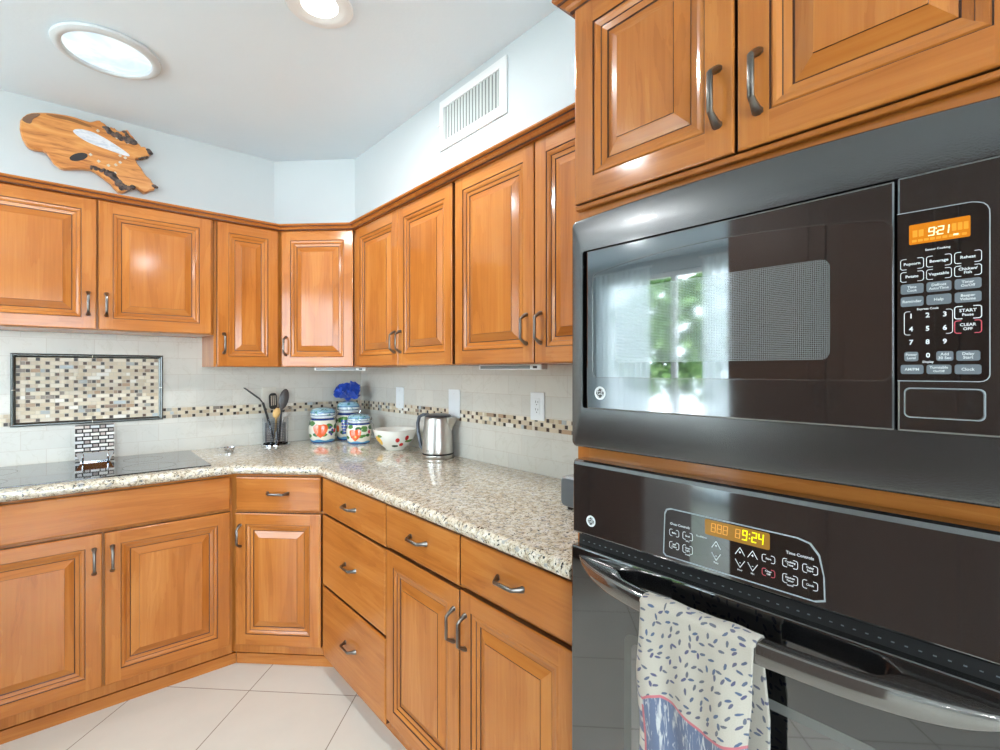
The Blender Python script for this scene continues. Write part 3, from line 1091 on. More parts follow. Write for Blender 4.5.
# trim frame
n = 24
outer, inner = [], []
OX, IX = 0.344, 0.3165
xs = [-1 + 2 * i / n for i in range(n + 1)]
def ring_from(xl, xr, zb, ztop, rr, hgt):
    pts = rrect(xl, xr, zb, ztop, rr, 5)
    half = (xr - xl) / 2
    mid = (xl + xr) / 2
    top = []
    # replace the straight top by an arched run
    a = [p for p in pts[:6]]; b = [p for p in pts[6:12]]; c = [p for p in pts[12:18]]; d = [p for p in pts[18:24]]
    run = [(b[-1][0] + (c[0][0] - b[-1][0]) * i / 12, ztop) for i in range(1, 12)]
    res = a + b + run + c + d
    return [(x, z + (arch(x - mid, half, hgt) if z > (zb + ztop) / 2 else 0)) for x, z in res]
O = ring_from(-OX, OX, 0.0, 0.480, 0.010, 0.011)
I = ring_from(-IX, IX, 0.0795, 0.4155, 0.006, 0.0)
mb = MB()
loops = [[(x, yb, z) for x, z in O], [(x, 0.006, z) for x, z in O]]
def shrink(L, s):
    cx_, cz_ = 0.0, 0.24
    return [(x - math.copysign(s, x - cx_), z - math.copysign(s, z - cz_)) for x, z in L]
loops += [[(x, 0.0015, z) for x, z in shrink(O, 0.0025)], [(x, 0.0, z) for x, z in shrink(O, 0.006)],
          [(x, 0.0, z) for x, z in shrink(I, -0.004)], [(x, 0.002, z) for x, z in shrink(I, -0.001)], [(x, 0.012, z) for x, z in I], [(x, yb, z) for x, z in I]]
mb.loft(loops, cap=False)
mb.build('trim_frame', ['pebble'], mw, smooth=True, angle=50)
# body in the niche
mb = MB()
mb.box(-0.310, 0.310, 0.016, 0.40, 0.082, 0.412)
mb.build('body', ['matte_black'], mw)
DZ0, DZ1 = 0.083, 0.4075
yd = -0.007
mb = MB()
mb.plate([(-0.296, DZ0), (0.2125, DZ0), (0.2125, DZ1), (-0.296, DZ1)], yd, 0.0155)
d = mb.build('door', ['black'], mw, bevel=0.003)
# window: recessed edge line + glass, arched top
def win(xl, xr, zb, zt, hgt, rr):
    return ring_from(xl, xr, zb, zt, rr, hgt)
wz0, wzt = 1.3245 - Z, 1.536 - Z
Wo = win(-0.2815, 0.2105, wz0, wzt, 0.021, 0.012)
mb = MB()
mb.loft([[(x, yd - 0.0001, z) for x, z in Wo], [(x, yd - 0.0012, z) for x, z in Wo], [(x, yd - 0.0012, z) for x, z in [(x_ - math.copysign(0.0016, x_), z_ - math.copysign(0.0016, z_ - 0.26)) for x_, z_ in Wo]], [(x, yd - 0.0002, z) for x, z in [(x_ - math.copysign(0.0018, x_), z_ - math.copysign(0.0018, z_ - 0.26)) for x_, z_ in Wo]]], cap=False)
mb.build('window_rim', ['blackchrome'], d)
Wi = [(x_ - math.copysign(0.0018, x_), z_ - math.copysign(0.0018, z_ - 0.26)) for x_, z_ in Wo]
mb = MB()
mb.face([(x, yd - 0.0005, z) for x, z in Wi])
mb.build('window_glass', ['door_glass'], d)
mb = MB()
mb.face([(x, yd - 0.0009, z) for x, z in ring_from(-0.224, 0.140, 1.3545 - Z, 1.497 - Z, 0.012, 0.001)])
mb.build('window_screen', ['screen'], d)
def logo(parent, x, z, y, r=0.0135):
    mb = MB()
    N = 28
    for k in range(N):
        a0, a1 = 2 * PI * k / N, 2 * PI * (k + 1) / N
        mb.face([(x + q * math.cos(a), y - 0.0006, z + q * math.sin(a)) for q, a in ((r * 0.70, a0), (r, a0), (r, a1), (r * 0.70, a1))], 0)
        mb.face([(x + q * math.cos(a), yy, z + q * math.sin(a)) for q, a, yy in ((r, a0, y - 0.0006), (r, a0, y), (r, a1, y), (r, a1, y - 0.0006))], 0)
    mb.face([(x + r * 0.71 * math.cos(2 * PI * k / N), y - 0.0004, z + r * 0.71 * math.sin(2 * PI * k / N)) for k in range(N)], 1)
    put_text(mb, 'GE', x, z, r * 0.86, y - 0.0006, 0, 0.0)
    for s in range(4):
        a = PI / 4 + s * PI / 2
        for q in range(6):
            b0 = a - 0.5 + q / 6.0
            b1 = b0 + 1 / 6.0
            rr0 = r * (0.60 + 0.06 * math.sin(q * 1.1))
            mb.face([(x + rr * math.cos(b), y - 0.00055, z + rr * math.sin(b)) for rr, b in ((rr0 - r * 0.05, b0), (rr0 + r * 0.05, b0), (rr0 + r * 0.05, b1), (rr0 - r * 0.05, b1))], 0)
    mb.build('logo_badge', ['ink', 'slot'], parent, fix=False)
logo(d, -0.261, 1.294 - Z, yd)
# control panel
mb = MB()
mb.plate([(0.2145, DZ0), (0.3125, DZ0), (0.3125, DZ1 + 0.002), (0.2145, DZ1 + 0.002)], yd, 0.0155)
cp = mb.build('control_panel', ['black'], mw, bevel=0.003)
mb = MB()
Kp = [(0.2152, 1.3255), (0.292, 1.3255)] + [(0.292 + 0.009 * math.sin(a), 1.3345 - 0.009 * math.cos(a)) for a in (0.4, 0.8, 1.2, 1.57)] + [(0.301, 1.520)] + [(0.289 + 0.012 * math.cos(a), 1.524 + 0.014 * math.sin(a)) for a in (0.2, 0.6, 1.0, 1.4)] + [(0.285, 1.5395), (0.2152, 1.541)]
Kp = [(x, z - Z) for x, z in Kp]
mb.face([(x, yd - 0.0004, z) for x, z in Kp], 0)
Kq = [(x + (0.258 - x) * 0.0, z) for x, z in Kp]
for i in range(1, len(Kp) - 1):
    p, q = Vector((Kp[i][0], 0, Kp[i][1])), Vector((Kp[i + 1][0], 0, Kp[i + 1][1]))
    dd = (q - p).normalized()
    nn = Vector((-dd.z, 0, dd.x)) * 0.0011
    for e in ((p, q),):
        mb.face([(p.x, yd - 0.0006, p.z), (q.x, yd - 0.0006, q.z), (q.x + nn.x, yd - 0.0006, q.z + nn.z), (p.x + nn.x, yd - 0.0006, p.z + nn.z)], 1)
mb.face([(0.2152, yd - 0.0006, 1.3255 - Z), (0.292, yd - 0.0006, 1.3255 - Z), (0.292, yd - 0.0006, 1.3266 - Z), (0.2152, yd - 0.0006, 1.3266 - Z)], 1)
mb.build('keypad_face', ['black_glass', 'grey_line'], cp, fix=False)
# display
mb = MB()
dy = yd - 0.0009
mb.face([(x, dy, z) for x, z in rrect(0.227, 0.284, 1.4985 - Z, 1.5235 - Z, 0.0015, 3)], 0)
for i in range(2):
    mb.face([(0.2305 + i * 0.006, dy - 0.0001, 1.5075 - Z), (0.2352 + i * 0.006, dy - 0.0001, 1.5075 - Z), (0.2352 + i * 0.006, dy - 0.0001, 1.516 - Z), (0.2305 + i * 0.006, dy - 0.0001, 1.516 - Z)], 1)
for i in range(3):
    mb.face([(0.2675 + i * 0.0053, dy - 0.0001, 1.508 - Z), (0.2717 + i * 0.0053, dy - 0.0001, 1.508 - Z), (0.2717 + i * 0.0053, dy - 0.0001, 1.517 - Z), (0.2675 + i * 0.0053, dy - 0.0001, 1.517 - Z)], 1)
for i in range(9):
    mb.face([(0.230 + i * 0.0058, dy - 0.0001, 1.5012 - Z), (0.2345 + i * 0.0058, dy - 0.0001, 1.5012 - Z), (0.2345 + i * 0.0058, dy - 0.0001, 1.5042 - Z), (0.230 + i * 0.0058, dy - 0.0001, 1.5042 - Z)], 1)
for ch, x in (('9', 0.2488), ('2', 0.2573), ('1', 0.2622)):
    seven(mb, ch, x, 1.5115 - Z, 0.0062, 0.0105, dy - 0.0002, 2, 0.0012)
for zz in (1.5092, 1.5140):
    mb.face([(0.2527, dy - 0.0002, zz - Z), (0.2539, dy - 0.0002, zz - Z), (0.2539, dy - 0.0002, zz + 0.0013 - Z), (0.2527, dy - 0.0002, zz + 0.0013 - Z)], 2)
mb.face([(0.2690, dy - 0.0002, 1.5025 - Z), (0.2735, dy - 0.0002, 1.5025 - Z), (0.2735, dy - 0.0002, 1.5045 - Z), (0.2690, dy - 0.0002, 1.5045 - Z)], 2)
mb.build('display', ['amber', 'amber_dim', 'mint'], cp, fix=False)
# keys and lettering
mb = MB()
ky = yd - 0.0009
def solid_key(x0, x1, z0, z1):
    mb.face([(x, ky, z) for x, z in rrect(x0, x1, z0 - Z, z1 - Z, 0.0025, 3)], 1)
def bracket(mb, x0, x1, z0, z1, ln, y, mi, t=0.0008, r=0.003):
    """a pair of rounded square brackets"""
    for s in (0, 1):
        pts = []
        xa = x0 if s == 0 else x1
        sg = 1 if s == 0 else -1
        pts.append((xa + sg * ln, z1)); pts.append((xa + sg * r, z1))
        for k in range(1, 4):
            a = PI / 2 * k / 4
            pts.append((xa + sg * (r - r * math.sin(a)), z1 - r + r * math.cos(a)))
        pts.append((xa, z1 - r)); pts.append((xa, z0 + r))
        for k in range(1, 4):
            a = PI / 2 * k / 4
            pts.append((xa + sg * (r - r * math.cos(a)), z0 + r - r * math.sin(a)))
        pts.append((xa + sg * r, z0)); pts.append((xa + sg * ln, z0))
        for p, q in zip(pts, pts[1:]):
            dx, dz = q[0] - p[0], q[1] - p[1]
            L = math.hypot(dx, dz)
            nx, nz = -dz / L * t / 2, dx / L * t / 2
            mb.face([(p[0] - nx, y, p[1] - nz), (q[0] - nx, y, q[1] - nz), (q[0] + nx, y, q[1] + nz), (p[0] + nx, y, p[1] + nz)], mi)
def line_key(x0, x1, z0, z1, mi=0, ln=0.006, t=0.0007):
    bracket(mb, x0, x1, z0 - Z, z1 - Z, ln, ky, mi, t, 0.0025)
def tx(s, x, z, size=0.0048, bold=0.00008):
    put_text(mb, s, x, z - Z, size, ky - 0.0003, 0, bold)
C1, C2, C3 = (0.2185, 0.2412), (0.2440, 0.2672), (0.2700, 0.2935)
tx('Sensor Cooking', 0.2545, 1.4895, 0.0036)
for (a, b), s in zip((C1, C2, C3), ('Popcorn', 'Beverage', 'Reheat')):
    line_key(a, b, 1.4678, 1.4810); tx(s, (a + b) / 2, 1.4744)
for (a, b), s in zip((C1, C2, C3), ('Potato', 'Vegetable', None)):
    line_key(a, b, 1.4522, 1.4645)
    if s: tx(s, (a + b) / 2, 1.4584)
tx('Chicken/', 0.28175, 1.4605, 0.0046); tx('Fish', 0.28175, 1.4562, 0.0046)
for (a, b), s in zip((C1, C2, C3), (('Time', 'Cook'), ('Defrost', 'Auto/Time'), ('Timer', 'On/Off'))):
    solid_key(a, b, 1.4365, 1.4490)
    tx(s[0], (a + b) / 2, 1.4449, 0.0044); tx(s[1], (a + b) / 2, 1.4406, 0.0042)
for (a, b), s in zip((C1, C2, C3), ('Reminder', 'Help', None)):
    solid_key(a, b, 1.4205, 1.4330)
    if s: tx(s, (a + b) / 2, 1.4268)
tx('Beeper', 0.28175, 1.4288, 0.0044); tx('Volume', 0.28175, 1.4246, 0.0044)
tx('Express Cook', 0.2450, 1.4163, 0.0036)
bracket(mb, 0.2222, 0.2682, 1.3845 - Z, 1.4140 - Z, 0.006, ky, 0, 0.0007, 0.003)
for i, row in enumerate(('123', '456', '789')):
    for j, ch in enumerate(row):
        tx(ch, 0.2290 + 0.0161 * j, 1.4080 - 0.0166 * i, 0.0082, 0.0002)
tx('0', 0.2455, 1.3580, 0.0082, 0.0002)
line_key(C3[0], C3[1], 1.4012, 1.4160, 0, 0.007, 0.0010)
tx('START', 0.28175, 1.4108, 0.0052); tx('Pause', 0.28175, 1.4058, 0.0044)
bracket(mb, C3[0], C3[1], 1.3840 - Z, 1.3988 - Z, 0.006, ky, 2, 0.0010, 0.0025)
tx('CLEAR', 0.28175, 1.3938, 0.0048); tx('OFF', 0.28175, 1.3888, 0.0048)
solid_key(0.2222, 0.2362, 1.3510, 1.3630); tx('Power', 0.2292, 1.3592, 0.0042); tx('Level', 0.2292, 1.3550, 0.0042)
solid_key(0.2532, 0.2690, 1.3510, 1.3630); tx('Add', 0.2611, 1.3592, 0.0046); tx('30 Sec', 0.2611, 1.3546, 0.0046)
solid_key(0.2715, 0.2925, 1.3510, 1.3630); tx('Delay', 0.2820, 1.3592, 0.0046); tx('Start', 0.2820, 1.3548, 0.0046)
tx('Display', 0.2455, 1.3500, 0.0036)
solid_key(C1[0], C1[1], 1.3348, 1.3465); tx('AM/PM', 0.22985, 1.3406)
solid_key(C2[0], C2[1], 1.3348, 1.3465); tx('Turntable', 0.2556, 1.3430, 0.0044); tx('On/Off', 0.2556, 1.3384, 0.0036)
solid_key(C3[0], C3[1], 1.3348, 1.3465); tx('Clock', 0.28175, 1.3406)
mb.build('keys', ['ink', 'key_grey', 'red_ink'], cp, fix=False)
# door-release button
mb = MB()
bo = [(x, z - Z) for x, z in rrect(0.223, 0.296, 1.2805, 1.3165, 0.006, 5)]
mb.plate(bo, yd - 0.0018, yd - 0.0001)
mb.build('door_button', ['black'], cp, bevel=0.0012)
mb = MB()
b2 = [(0.2595 + (x - 0.2595) * 1.035, 0.1205 + (z - 0.1205) * 1.06) for x, z in bo]
mb.ringplate(b2, bo, yd - 0.0006, yd - 0.0001)
mb.build('button_surround', ['grey_line'], cp)

# ------------------------------------------------------------------ wall oven
ov = thing('wall_oven', 'black built-in wall oven with bowed bar handle below the microwave', 'oven', (XM, YT, 0.45), RR)
Z = 0.45
mb = MB()
pf = [(yb, 0.994), (0.004, 0.994), (0.0, 0.998), (0.0, 1.1405), (0.003, 1.1475), (0.009, 1.1505), (yb, 1.1505)]
pf2 = []
secs = []
for x in (-0.339, -0.337, 0.337, 0.339):
    e = 0.003 if abs(x) > 0.338 else 0.0
    secs.append([(x, y + (e if y < yb - 0.001 else 0), z - Z) for y, z in pf])
mb.loft(secs)
cpn = mb.build('control_panel', ['black'], ov, bevel=0.0015)
logo(cpn, -0.290, 1.028 - Z, 0.0, 0.0115)
# inset control area
Ci = [(-0.122, 1.0105), (-0.117, 1.0065)] + [(0.118, 1.0065), (0.1305, 1.0115), (0.1295, 1.045), (0.1235, 1.072), (0.1120, 1.0865), (0.095, 1.0905)] + [(-0.108, 1.0905), (-0.116, 1.0875), (-0.1195, 1.080)]
Ci = [(x, z - Z) for x, z in Ci]
mb = MB()
mb.face([(x, -0.0006, z) for x, z in Ci], 0)
nC = len(Ci)
cxm, czm = 0.004, 1.0485 - Z
for i in range(nC):
    p, q = Ci[i], Ci[(i + 1) % nC]
    def outw(pt, s):
        dx, dz = pt[0] - cxm, pt[1] - czm
        return (pt[0] + math.copysign(s, dx), pt[1] + math.copysign(s, dz))
    a, b = outw(p, 0.0022), outw(q, 0.0022)
    mb.face([(p[0], -0.0007, p[1]), (q[0], -0.0007, q[1]), (b[0], -0.0007, b[1]), (a[0], -0.0007, a[1])], 1)
mb.build('control_area', ['black_glass', 'grey_line'], cpn, fix=False)
mb = MB()
oy = -0.0011
mb.face([(x, oy, z) for x, z in rrect(-0.0455, 0.058, 1.0625 - Z, 1.0885 - Z, 0.003, 4)], 0)
for ch, x in (('8', -0.0305), ('8', -0.0205), ('8', -0.0105), ('8', 0.0095)):
    seven(mb, ch, x, 1.0765 - Z, 0.0080, 0.0150, oy - 0.0002, 1, 0.0013)
for ch, x in (('9', 0.0205), ('2', 0.0350), ('4', 0.0450)):
    seven(mb, ch, x, 1.0765 - Z, 0.0082, 0.0165, oy - 0.0003, 2, 0.0018)
for zz in (1.0725, 1.0790):
    mb.face([(0.0270, oy - 0.0003, zz - Z), (0.0288, oy - 0.0003, zz - Z), (0.0288, oy - 0.0003, zz + 0.002 - Z), (0.0270, oy - 0.0003, zz + 0.002 - Z)], 2)
mb.build('display', ['olive', 'olive_seg', 'yellow'], cpn, fix=False)
mb = MB()
ky = -0.0011
def tx(s, x, z, size=0.0046, bold=0.00008):
    put_text(mb, s, x, z - Z, size, ky - 0.0002, 0, bold)
def okey(x, z, w, h, words, mi=0):
    bracket(mb, x - w / 2, x + w / 2, z - h / 2 - Z, z + h / 2 - Z, w * 0.30, ky, mi, 0.0009, 0.0028)
    for i, s in enumerate(words):
        tx(s, x, z + (0.0022 * (len(words) - 1) - 0.0044 * i), 0.0042)
tx('Oven Controls', -0.091, 1.0655, 0.0060)
okey(-0.1020, 1.0500, 0.018, 0.0115, ('Bake',)); okey(-0.0765, 1.0505, 0.018, 0.0125, ('Broil',)); tx('Hi/Lo', -0.0765, 1.0418, 0.0030)
okey(-0.1020, 1.0275, 0.018, 0.0115, ('Self', 'Clean')); okey(-0.0765, 1.0275, 0.018, 0.0135, ('Oven', 'Light')); tx('On/Off', -0.0765, 1.0180, 0.0030)
tx('Proof/Warm', -0.0515, 1.0560, 0.0036)
def arrow(x, z, up):
    s = 1 if up else -1
    h, w = 0.0060, 0.0075
    pts = [(x - w, z - s * h), (x, z + s * h), (x + w, z - s * h)]
    for p, q in zip(pts, pts[1:]):
        dx, dz = q[0] - p[0], q[1] - p[1]
        L = math.hypot(dx, dz)
        nx, nz = -dz / L * 0.0005, dx / L * 0.0005
        mb.face([(p[0] - nx, ky, p[1] - nz - Z), (q[0] - nx, ky, q[1] - nz - Z), (q[0] + nx, ky, q[1] + nz - Z), (p[0] + nx, ky, p[1] + nz - Z)], 0)
    tx('+' if up else '-', x, z - s * 0.002, 0.007, 0.0002)
for x in (-0.026, 0.0130, 0.0325):
    arrow(x, 1.0490, True); arrow(x, 1.0290, False)
tx('Temp', -0.026, 1.0190, 0.0036); tx('Hour', 0.0130, 1.0190, 0.0036); tx('Min', 0.0325, 1.0190, 0.0036)
okey(0.0560, 1.0490, 0.0185, 0.0110, ('Start',)); okey(0.0560, 1.0275, 0.0185, 0.0110, ('Clear', 'Off'), 1)
tx('Time Controls', 0.0995, 1.0665, 0.0062)
okey(0.0865, 1.0505, 0.0205, 0.0120, ('Cooking', 'Time')); okey(0.1130, 1.0500, 0.0195, 0.0120, ('Delay', 'Start'))
okey(0.0865, 1.0270, 0.0205, 0.0130, ('Kitchen', 'Timer')); tx('On/Off', 0.0865, 1.0180, 0.0030); okey(0.1130, 1.0270, 0.0195, 0.0120, ('Clock',))
mb.build('lettering', ['ink', 'red_ink'], cpn, fix=False)
# vent gap
mb = MB()
mb.box(-0.333, 0.333, 0.014, yb + 0.03, 0.966 - Z, 0.9935 - Z, 0)
for k in range(46):
    x = -0.320 + 0.640 * k / 45
    mb.box(x - 0.0017, x + 0.0017, 0.0125, 0.0145, 0.9772 - Z, 0.9783 - Z, 1)
mb.build('vent_slot', ['matte_black', 'key_grey'], ov)
MB().box(-0.325, 0.325, yb + 0.031, 0.5, 0.455 - Z, 1.135 - Z).build('body', ['matte_black'], ov)
# door
yo = -0.003
mb = MB()
mb.box(-0.341, 0.341, yo, yb, 0.462 - Z, 0.9685 - Z, 0)
od = mb.build('door', ['black_glass'], ov, bevel=0.004, segs=3)
mb = MB()
a = rrect(-0.206, 0.206, 0.52 - Z, 0.836 - Z, 0.022, 6); b = rrect(-0.190, 0.190, 0.535 - Z, 0.820 - Z, 0.014, 6)
mb.ringplate(a, b, yo - 0.0004, yo - 0.0001)
mb.build('window_border', [plain('grey_glass_border', (104, 104, 100), 0.06, Coat_Weight=0.6)], od)
mb = MB()
mb.face([(x, yo - 0.0002, z) for x, z in rrect(-0.190, 0.190, 0.535 - Z, 0.820 - Z, 0.014, 6)])
mb.build('window', ['door_glass'], od)
# bowed handle: one loft from end to end, open behind the bow
secs = []
N = 64
HALF = 0.3305
for i in range(N + 1):
    x = -HALF + 2 * HALF * i / N
    s = abs(x) / HALF
    x += 0.0125
    bow = (1 - s ** 2.6)
    xo = yo - 0.0005 - 0.064 * bow ** 0.75
    inner_on = 1 / (1 + math.exp((abs(x) - 0.207) / 0.0045))
    xi = (yo + 0.0005) * (1 - inner_on) + min(xo + 0.026, yo - 0.012) * inner_on
    xi = max(xi, xo + 0.001)
    zt = 0.947 + 0.004 * s ** 2
    th = 0.034 * (1 - 0.88 * s ** 7)
    zb = zt - max(th, 0.003)
    rr = min((zt - zb) * 0.3, (xi - xo) * 0.3, 0.006)
    rr = max(rr, 0.0003)
    pts = []
    for cy_, cz_, a0 in ((xo + rr, zb + rr, PI), (xi - rr, zb + rr, 1.5 * PI), (xi - rr, zt - rr, 0), (xo + rr, zt - rr, PI / 2)):
        for k in range(4):
            a = a0 + PI / 2 * k / 3
            pts.append((x, cy_ + rr * math.cos(a), cz_ + rr * math.sin(a) - Z))
    secs.append(pts)
MB().loft(secs).build('handle', ['blackchrome'], od, smooth=True, angle=50)

# ------------------------------------------------------------------ towel over the handle
def towel():
    # local frame as the oven: x along the handle, y towards the cabinet, z up (world heights)
    yh = yo - 0.0645                   # outer face of the bar
    ybk = yh + 0.026                   # inner face
    ztop = 0.947
    W0, W1 = -0.125, 0.062             # left, right edges in x
    NU, NV = 66, 0
    path = []                          # (s, y, z) around the bar from back hem to front hem
    off = 0.0035
    zs_back = [0.62 + (ztop - 0.008 - 0.62) * i / 42 for i in range(43)]
    for z in zs_back:
        path.append((ybk + off, z))
    for k in range(1, 12):
        a = PI * k / 12
        my = (yh + ybk) / 2
        path.append((my + (0.013 + off) * math.cos(a), ztop - 0.008 + (0.008 + off) * math.sin(a)))
    nf = 96
    zf = [ztop - 0.008 - (ztop - 0.008 - 0.50) * i / nf for i in range(nf + 1)]
    for z in zf:
        path.append((yh - off, z))
    # design boundary on the front drop, as height against x
    bpts = [(-0.13, 0.799), (-0.118, 0.795), (-0.1085, 0.786), (-0.098, 0.794), (-0.080, 0.800), (-0.055, 0.797), (-0.025, 0.786), (0.005, 0.778), (0.034, 0.781), (0.07, 0.790)]
    def bz(x):
        for (xa, za), (xb, zb_) in zip(bpts, bpts[1:]):
            if x <= xb:
                tt = (x - xa) / (xb - xa)
                return za + (zb_ - za) * tt
        return bpts[-1][1]
    mb = MB()
    dsg, red, uvs = [], [], []
    m = len(path)
    s = 0.0
    ss = [0.0]
    for p, q in zip(path, path[1:]):
        s += math.hypot(q[0] - p[0], q[1] - p[1])
        ss.append(s)
    for j, (y, z) in enumerate(path):
        back = j < 43
        front = j >= 43 + 11
        for i in range(NU + 1):
            uu = i / NU
            x = W0 + (W1 - W0) * uu
            dep = max(0.0, (ztop - 0.02 - z)) if not (43 <= j < 54) else 0.0
            g = min(1.0, dep / 0.10)
            yy = y
            if front:
                yy -= g * (0.004 + 0.004 * math.sin(x * 46 + 0.6) + 0.0035 * math.sin(x * 95 + z * 14))
                x2 = x - 0.012 * g * max(0, uu - 0.2) - 0.004 * g * (1 - uu) + 0.003 * math.sin(z * 30 + x * 8) * g
            elif back:
                yy += g * (0.003 + 0.003 * math.sin(x * 40 + 2.0))
                x2 = x + 0.010 * g * uu
            else:
                x2 = x + 0.0025 * math.sin(x * 120)
            # edges curl a little
            if front and uu > 0.93:
                yy += (uu - 0.93) / 0.07 * 0.010 * g
            if front and uu < 0.05:
                yy += (0.05 - uu) / 0.05 * 0.007 * g
            mb.v.append((x2, yy, z - Z + (0.002 * math.sin(x * 60) if 46 <= j <= 51 else 0)))
            if front:
                dsg.append(bz(x) - z)
                red.append(min(1.0, abs(x + 0.1085) / 0.01) if z < 0.777 else 1.0)
            else:
                dsg.append(-0.2); red.append(1.0)
            uvs.append((x, ss[j]))
    for j in range(m - 1):
        for i in range(NU):
            mb.iface([j * (NU + 1) + i, j * (NU + 1) + i + 1, (j + 1) * (NU + 1) + i + 1, (j + 1) * (NU + 1) + i])
    t = NT('printed_towel')
    uv = t.n('ShaderNodeUVMap', uv_map='UVMap').outputs[0]
    vo = t.n('ShaderNodeTexVoronoi', feature='F1', voronoi_dimensions='2D')
    vo.inputs['Scale'].default_value = 1.0
    vo.inputs['Randomness'].default_value = 0.85
    sc = t.n('ShaderNodeVectorMath', operation='SCALE')
    t.l(uv, sc.inputs[0]); sc.inputs['Scale'].default_value = 66.0
    t.l(sc.outputs[0], vo.inputs['Vector'])
    df = t.n('ShaderNodeVectorMath', operation='SUBTRACT')
    t.l(sc.outputs[0], df.inputs[0]); t.l(vo.outputs['Position'], df.inputs[1])
    sepc = t.n('ShaderNodeSeparateColor')
    t.l(vo.outputs['Color'], sepc.inputs[0])
    rot = t.n('ShaderNodeVectorRotate', rotation_type='Z_AXIS')
    t.l(df.outputs[0], rot.inputs['Vector'])
    t.l(t.math('ADD', t.math('MULTIPLY', sepc.outputs[0], 2.2), -0.3), rot.inputs['Angle'])
    sx = t.n('ShaderNodeSeparateXYZ'); t.l(rot.outputs[0], sx.inputs[0])
    e = t.math('ADD', t.math('POWER', t.math('MULTIPLY', sx.outputs[0], 2.15), 2.0), t.math('POWER', t.math('MULTIPLY', sx.outputs[1], 5.2), 2.0))
    wob = t.math('MULTIPLY', t.noise(sc.outputs[0], 4.0, 2), 0.8)
    fle = t.ramp(t.math('ADD', e, wob), [(0.85, (1, 1, 1)), (1.15, (0, 0, 0))])
    fcol = t.ramp(sepc.outputs[1], [(0.0, s2l((80, 80, 112))), (0.5, s2l((96, 96, 104))), (1.0, s2l((76, 92, 120)))])
    terry = t.noise(uv, 900, 2, 0.6)
    cream = t.mix(terry, s2l((160, 153, 140)), s2l((196, 188, 174)))
    col = t.mix(fle, cream, fcol)
    d_ = t.n('ShaderNodeAttribute', attribute_name='design').outputs['Fac']
    r_ = t.n('ShaderNodeAttribute', attribute_name='redline').outputs['Fac']
    # animal coat: slate blue with cream streaks
    stk = t.noise(t.mapping(uv, (150, 26, 1), rot=(0, 0, 0.45)), 1.0, 3, 0.6, 1.2)
    stl = t.noise(t.mapping(uv, (12, 62, 1)), 1.0, 2, 0.5, 0.8)
    left = t.math('LESS_THAN', t.n('ShaderNodeSeparateXYZ').outputs[0], 0.0)
    su = t.n('ShaderNodeSeparateXYZ'); t.l(uv, su.inputs[0])
    isl = t.math('LESS_THAN', su.outputs[0], -0.1085)
    coat = t.ramp(stk, [(0.53, s2l((96, 106, 130))), (0.63, s2l((186, 186, 184)))])
    stripe = t.ramp(stl, [(0.47, s2l((96, 104, 128))), (0.52, s2l((196, 190, 178)))])
    blue = t.mix(isl, coat, stripe)
    blue = t.mix(0.35, blue, t.mix(terry, (0.75, 0.75, 0.75), (1.25, 1.25, 1.25)), 'MULTIPLY')
    col = t.mix(t.ramp(d_, [(0.0, (0, 0, 0)), (0.004, (1, 1, 1))]), col, blue)
    rl = t.math('LESS_THAN', t.math('ABSOLUTE', t.math('SUBTRACT', d_, 0.001)), 0.0022)
    rl = t.math('MULTIPLY', rl, t.math('GREATER_THAN', su.outputs[0], -0.1105))
    rv = t.math('LESS_THAN', r_, 0.22)
    col = t.mix(t.math('MAXIMUM', rl, rv), col, s2l((188, 104, 110)))
    t.set(**{'Base Color': col, 'Roughness': 0.95, 'Sheen Weight': 0.2})
    t.bump(terry, 0.5, 0.001)
    me = bpy.data.meshes.new('towel')
    me.from_pydata(mb.v, [], mb.f)
    me.materials.append(t.m)
    at = me.attributes.new('design', 'FLOAT', 'POINT'); at.data.foreach_set('value', dsg)
    at = me.attributes.new('redline', 'FLOAT', 'POINT'); at.data.foreach_set('value', red)
    ul = me.uv_layers.new(name='UVMap')
    for lp in me.loops:
        ul.data[lp.index].uv = uvs[lp.vertex_index]
    me.polygons.foreach_set('use_smooth', [True] * len(me.polygons))
    o = bpy.data.objects.new('kitchen_towel', me)
    COL.objects.link(o)
    o.location = (XM, YT, Z)
    o.rotation_euler = (0, 0, RR)
    md = o.modifiers.new('cloth thickness', 'SOLIDIFY')
    md.thickness = 0.004
    md.offset = 0.0
    tag(o, 'cream terry towel with blue flecks and blue animal print, hung over the oven handle', 'towel')
towel()

# ------------------------------------------------------------------ ceiling: light tube, can lights, vent
sk = thing('tube_skylight', 'round daylight tube with glowing blue white lens in a wide white ceiling ring', 'skylight', (SKYT[0], SKYT[1], ZC))
mb = MB()
mb.lathe([(0.168, -0.0006), (0.172, -0.006), (0.170, -0.013), (0.158, -0.019), (0.146, -0.020), (0.140, -0.017), (0.138, -0.008), (0.138, -0.0006)], n=64)
b0 = mb
mb.build('ceiling_ring', [plain('grey_white_ring', (206, 211, 213), 0.5)], sk, smooth=True)
t = NT('daylight_lens')
v = t.coord()
c = t.ramp(t.noise(v, 7, 3, 0.6, 0.6), [(0.40, (0.60, 0.78, 1.0)), (0.56, (0.86, 1.0, 1.0))])
t.set(**{'Base Color': (0.25, 0.3, 0.33), 'Emission Color': c, 'Emission Strength': 0.60, 'Roughness': 0.2})
M['lens'] = t.m
mb = MB()
mb.lathe([(0.0001, -0.0165), (0.05, -0.016), (0.10, -0.0135), (0.1375, -0.009)], n=64)
mb.build('lens', ['lens'], sk, smooth=True, fix=False)

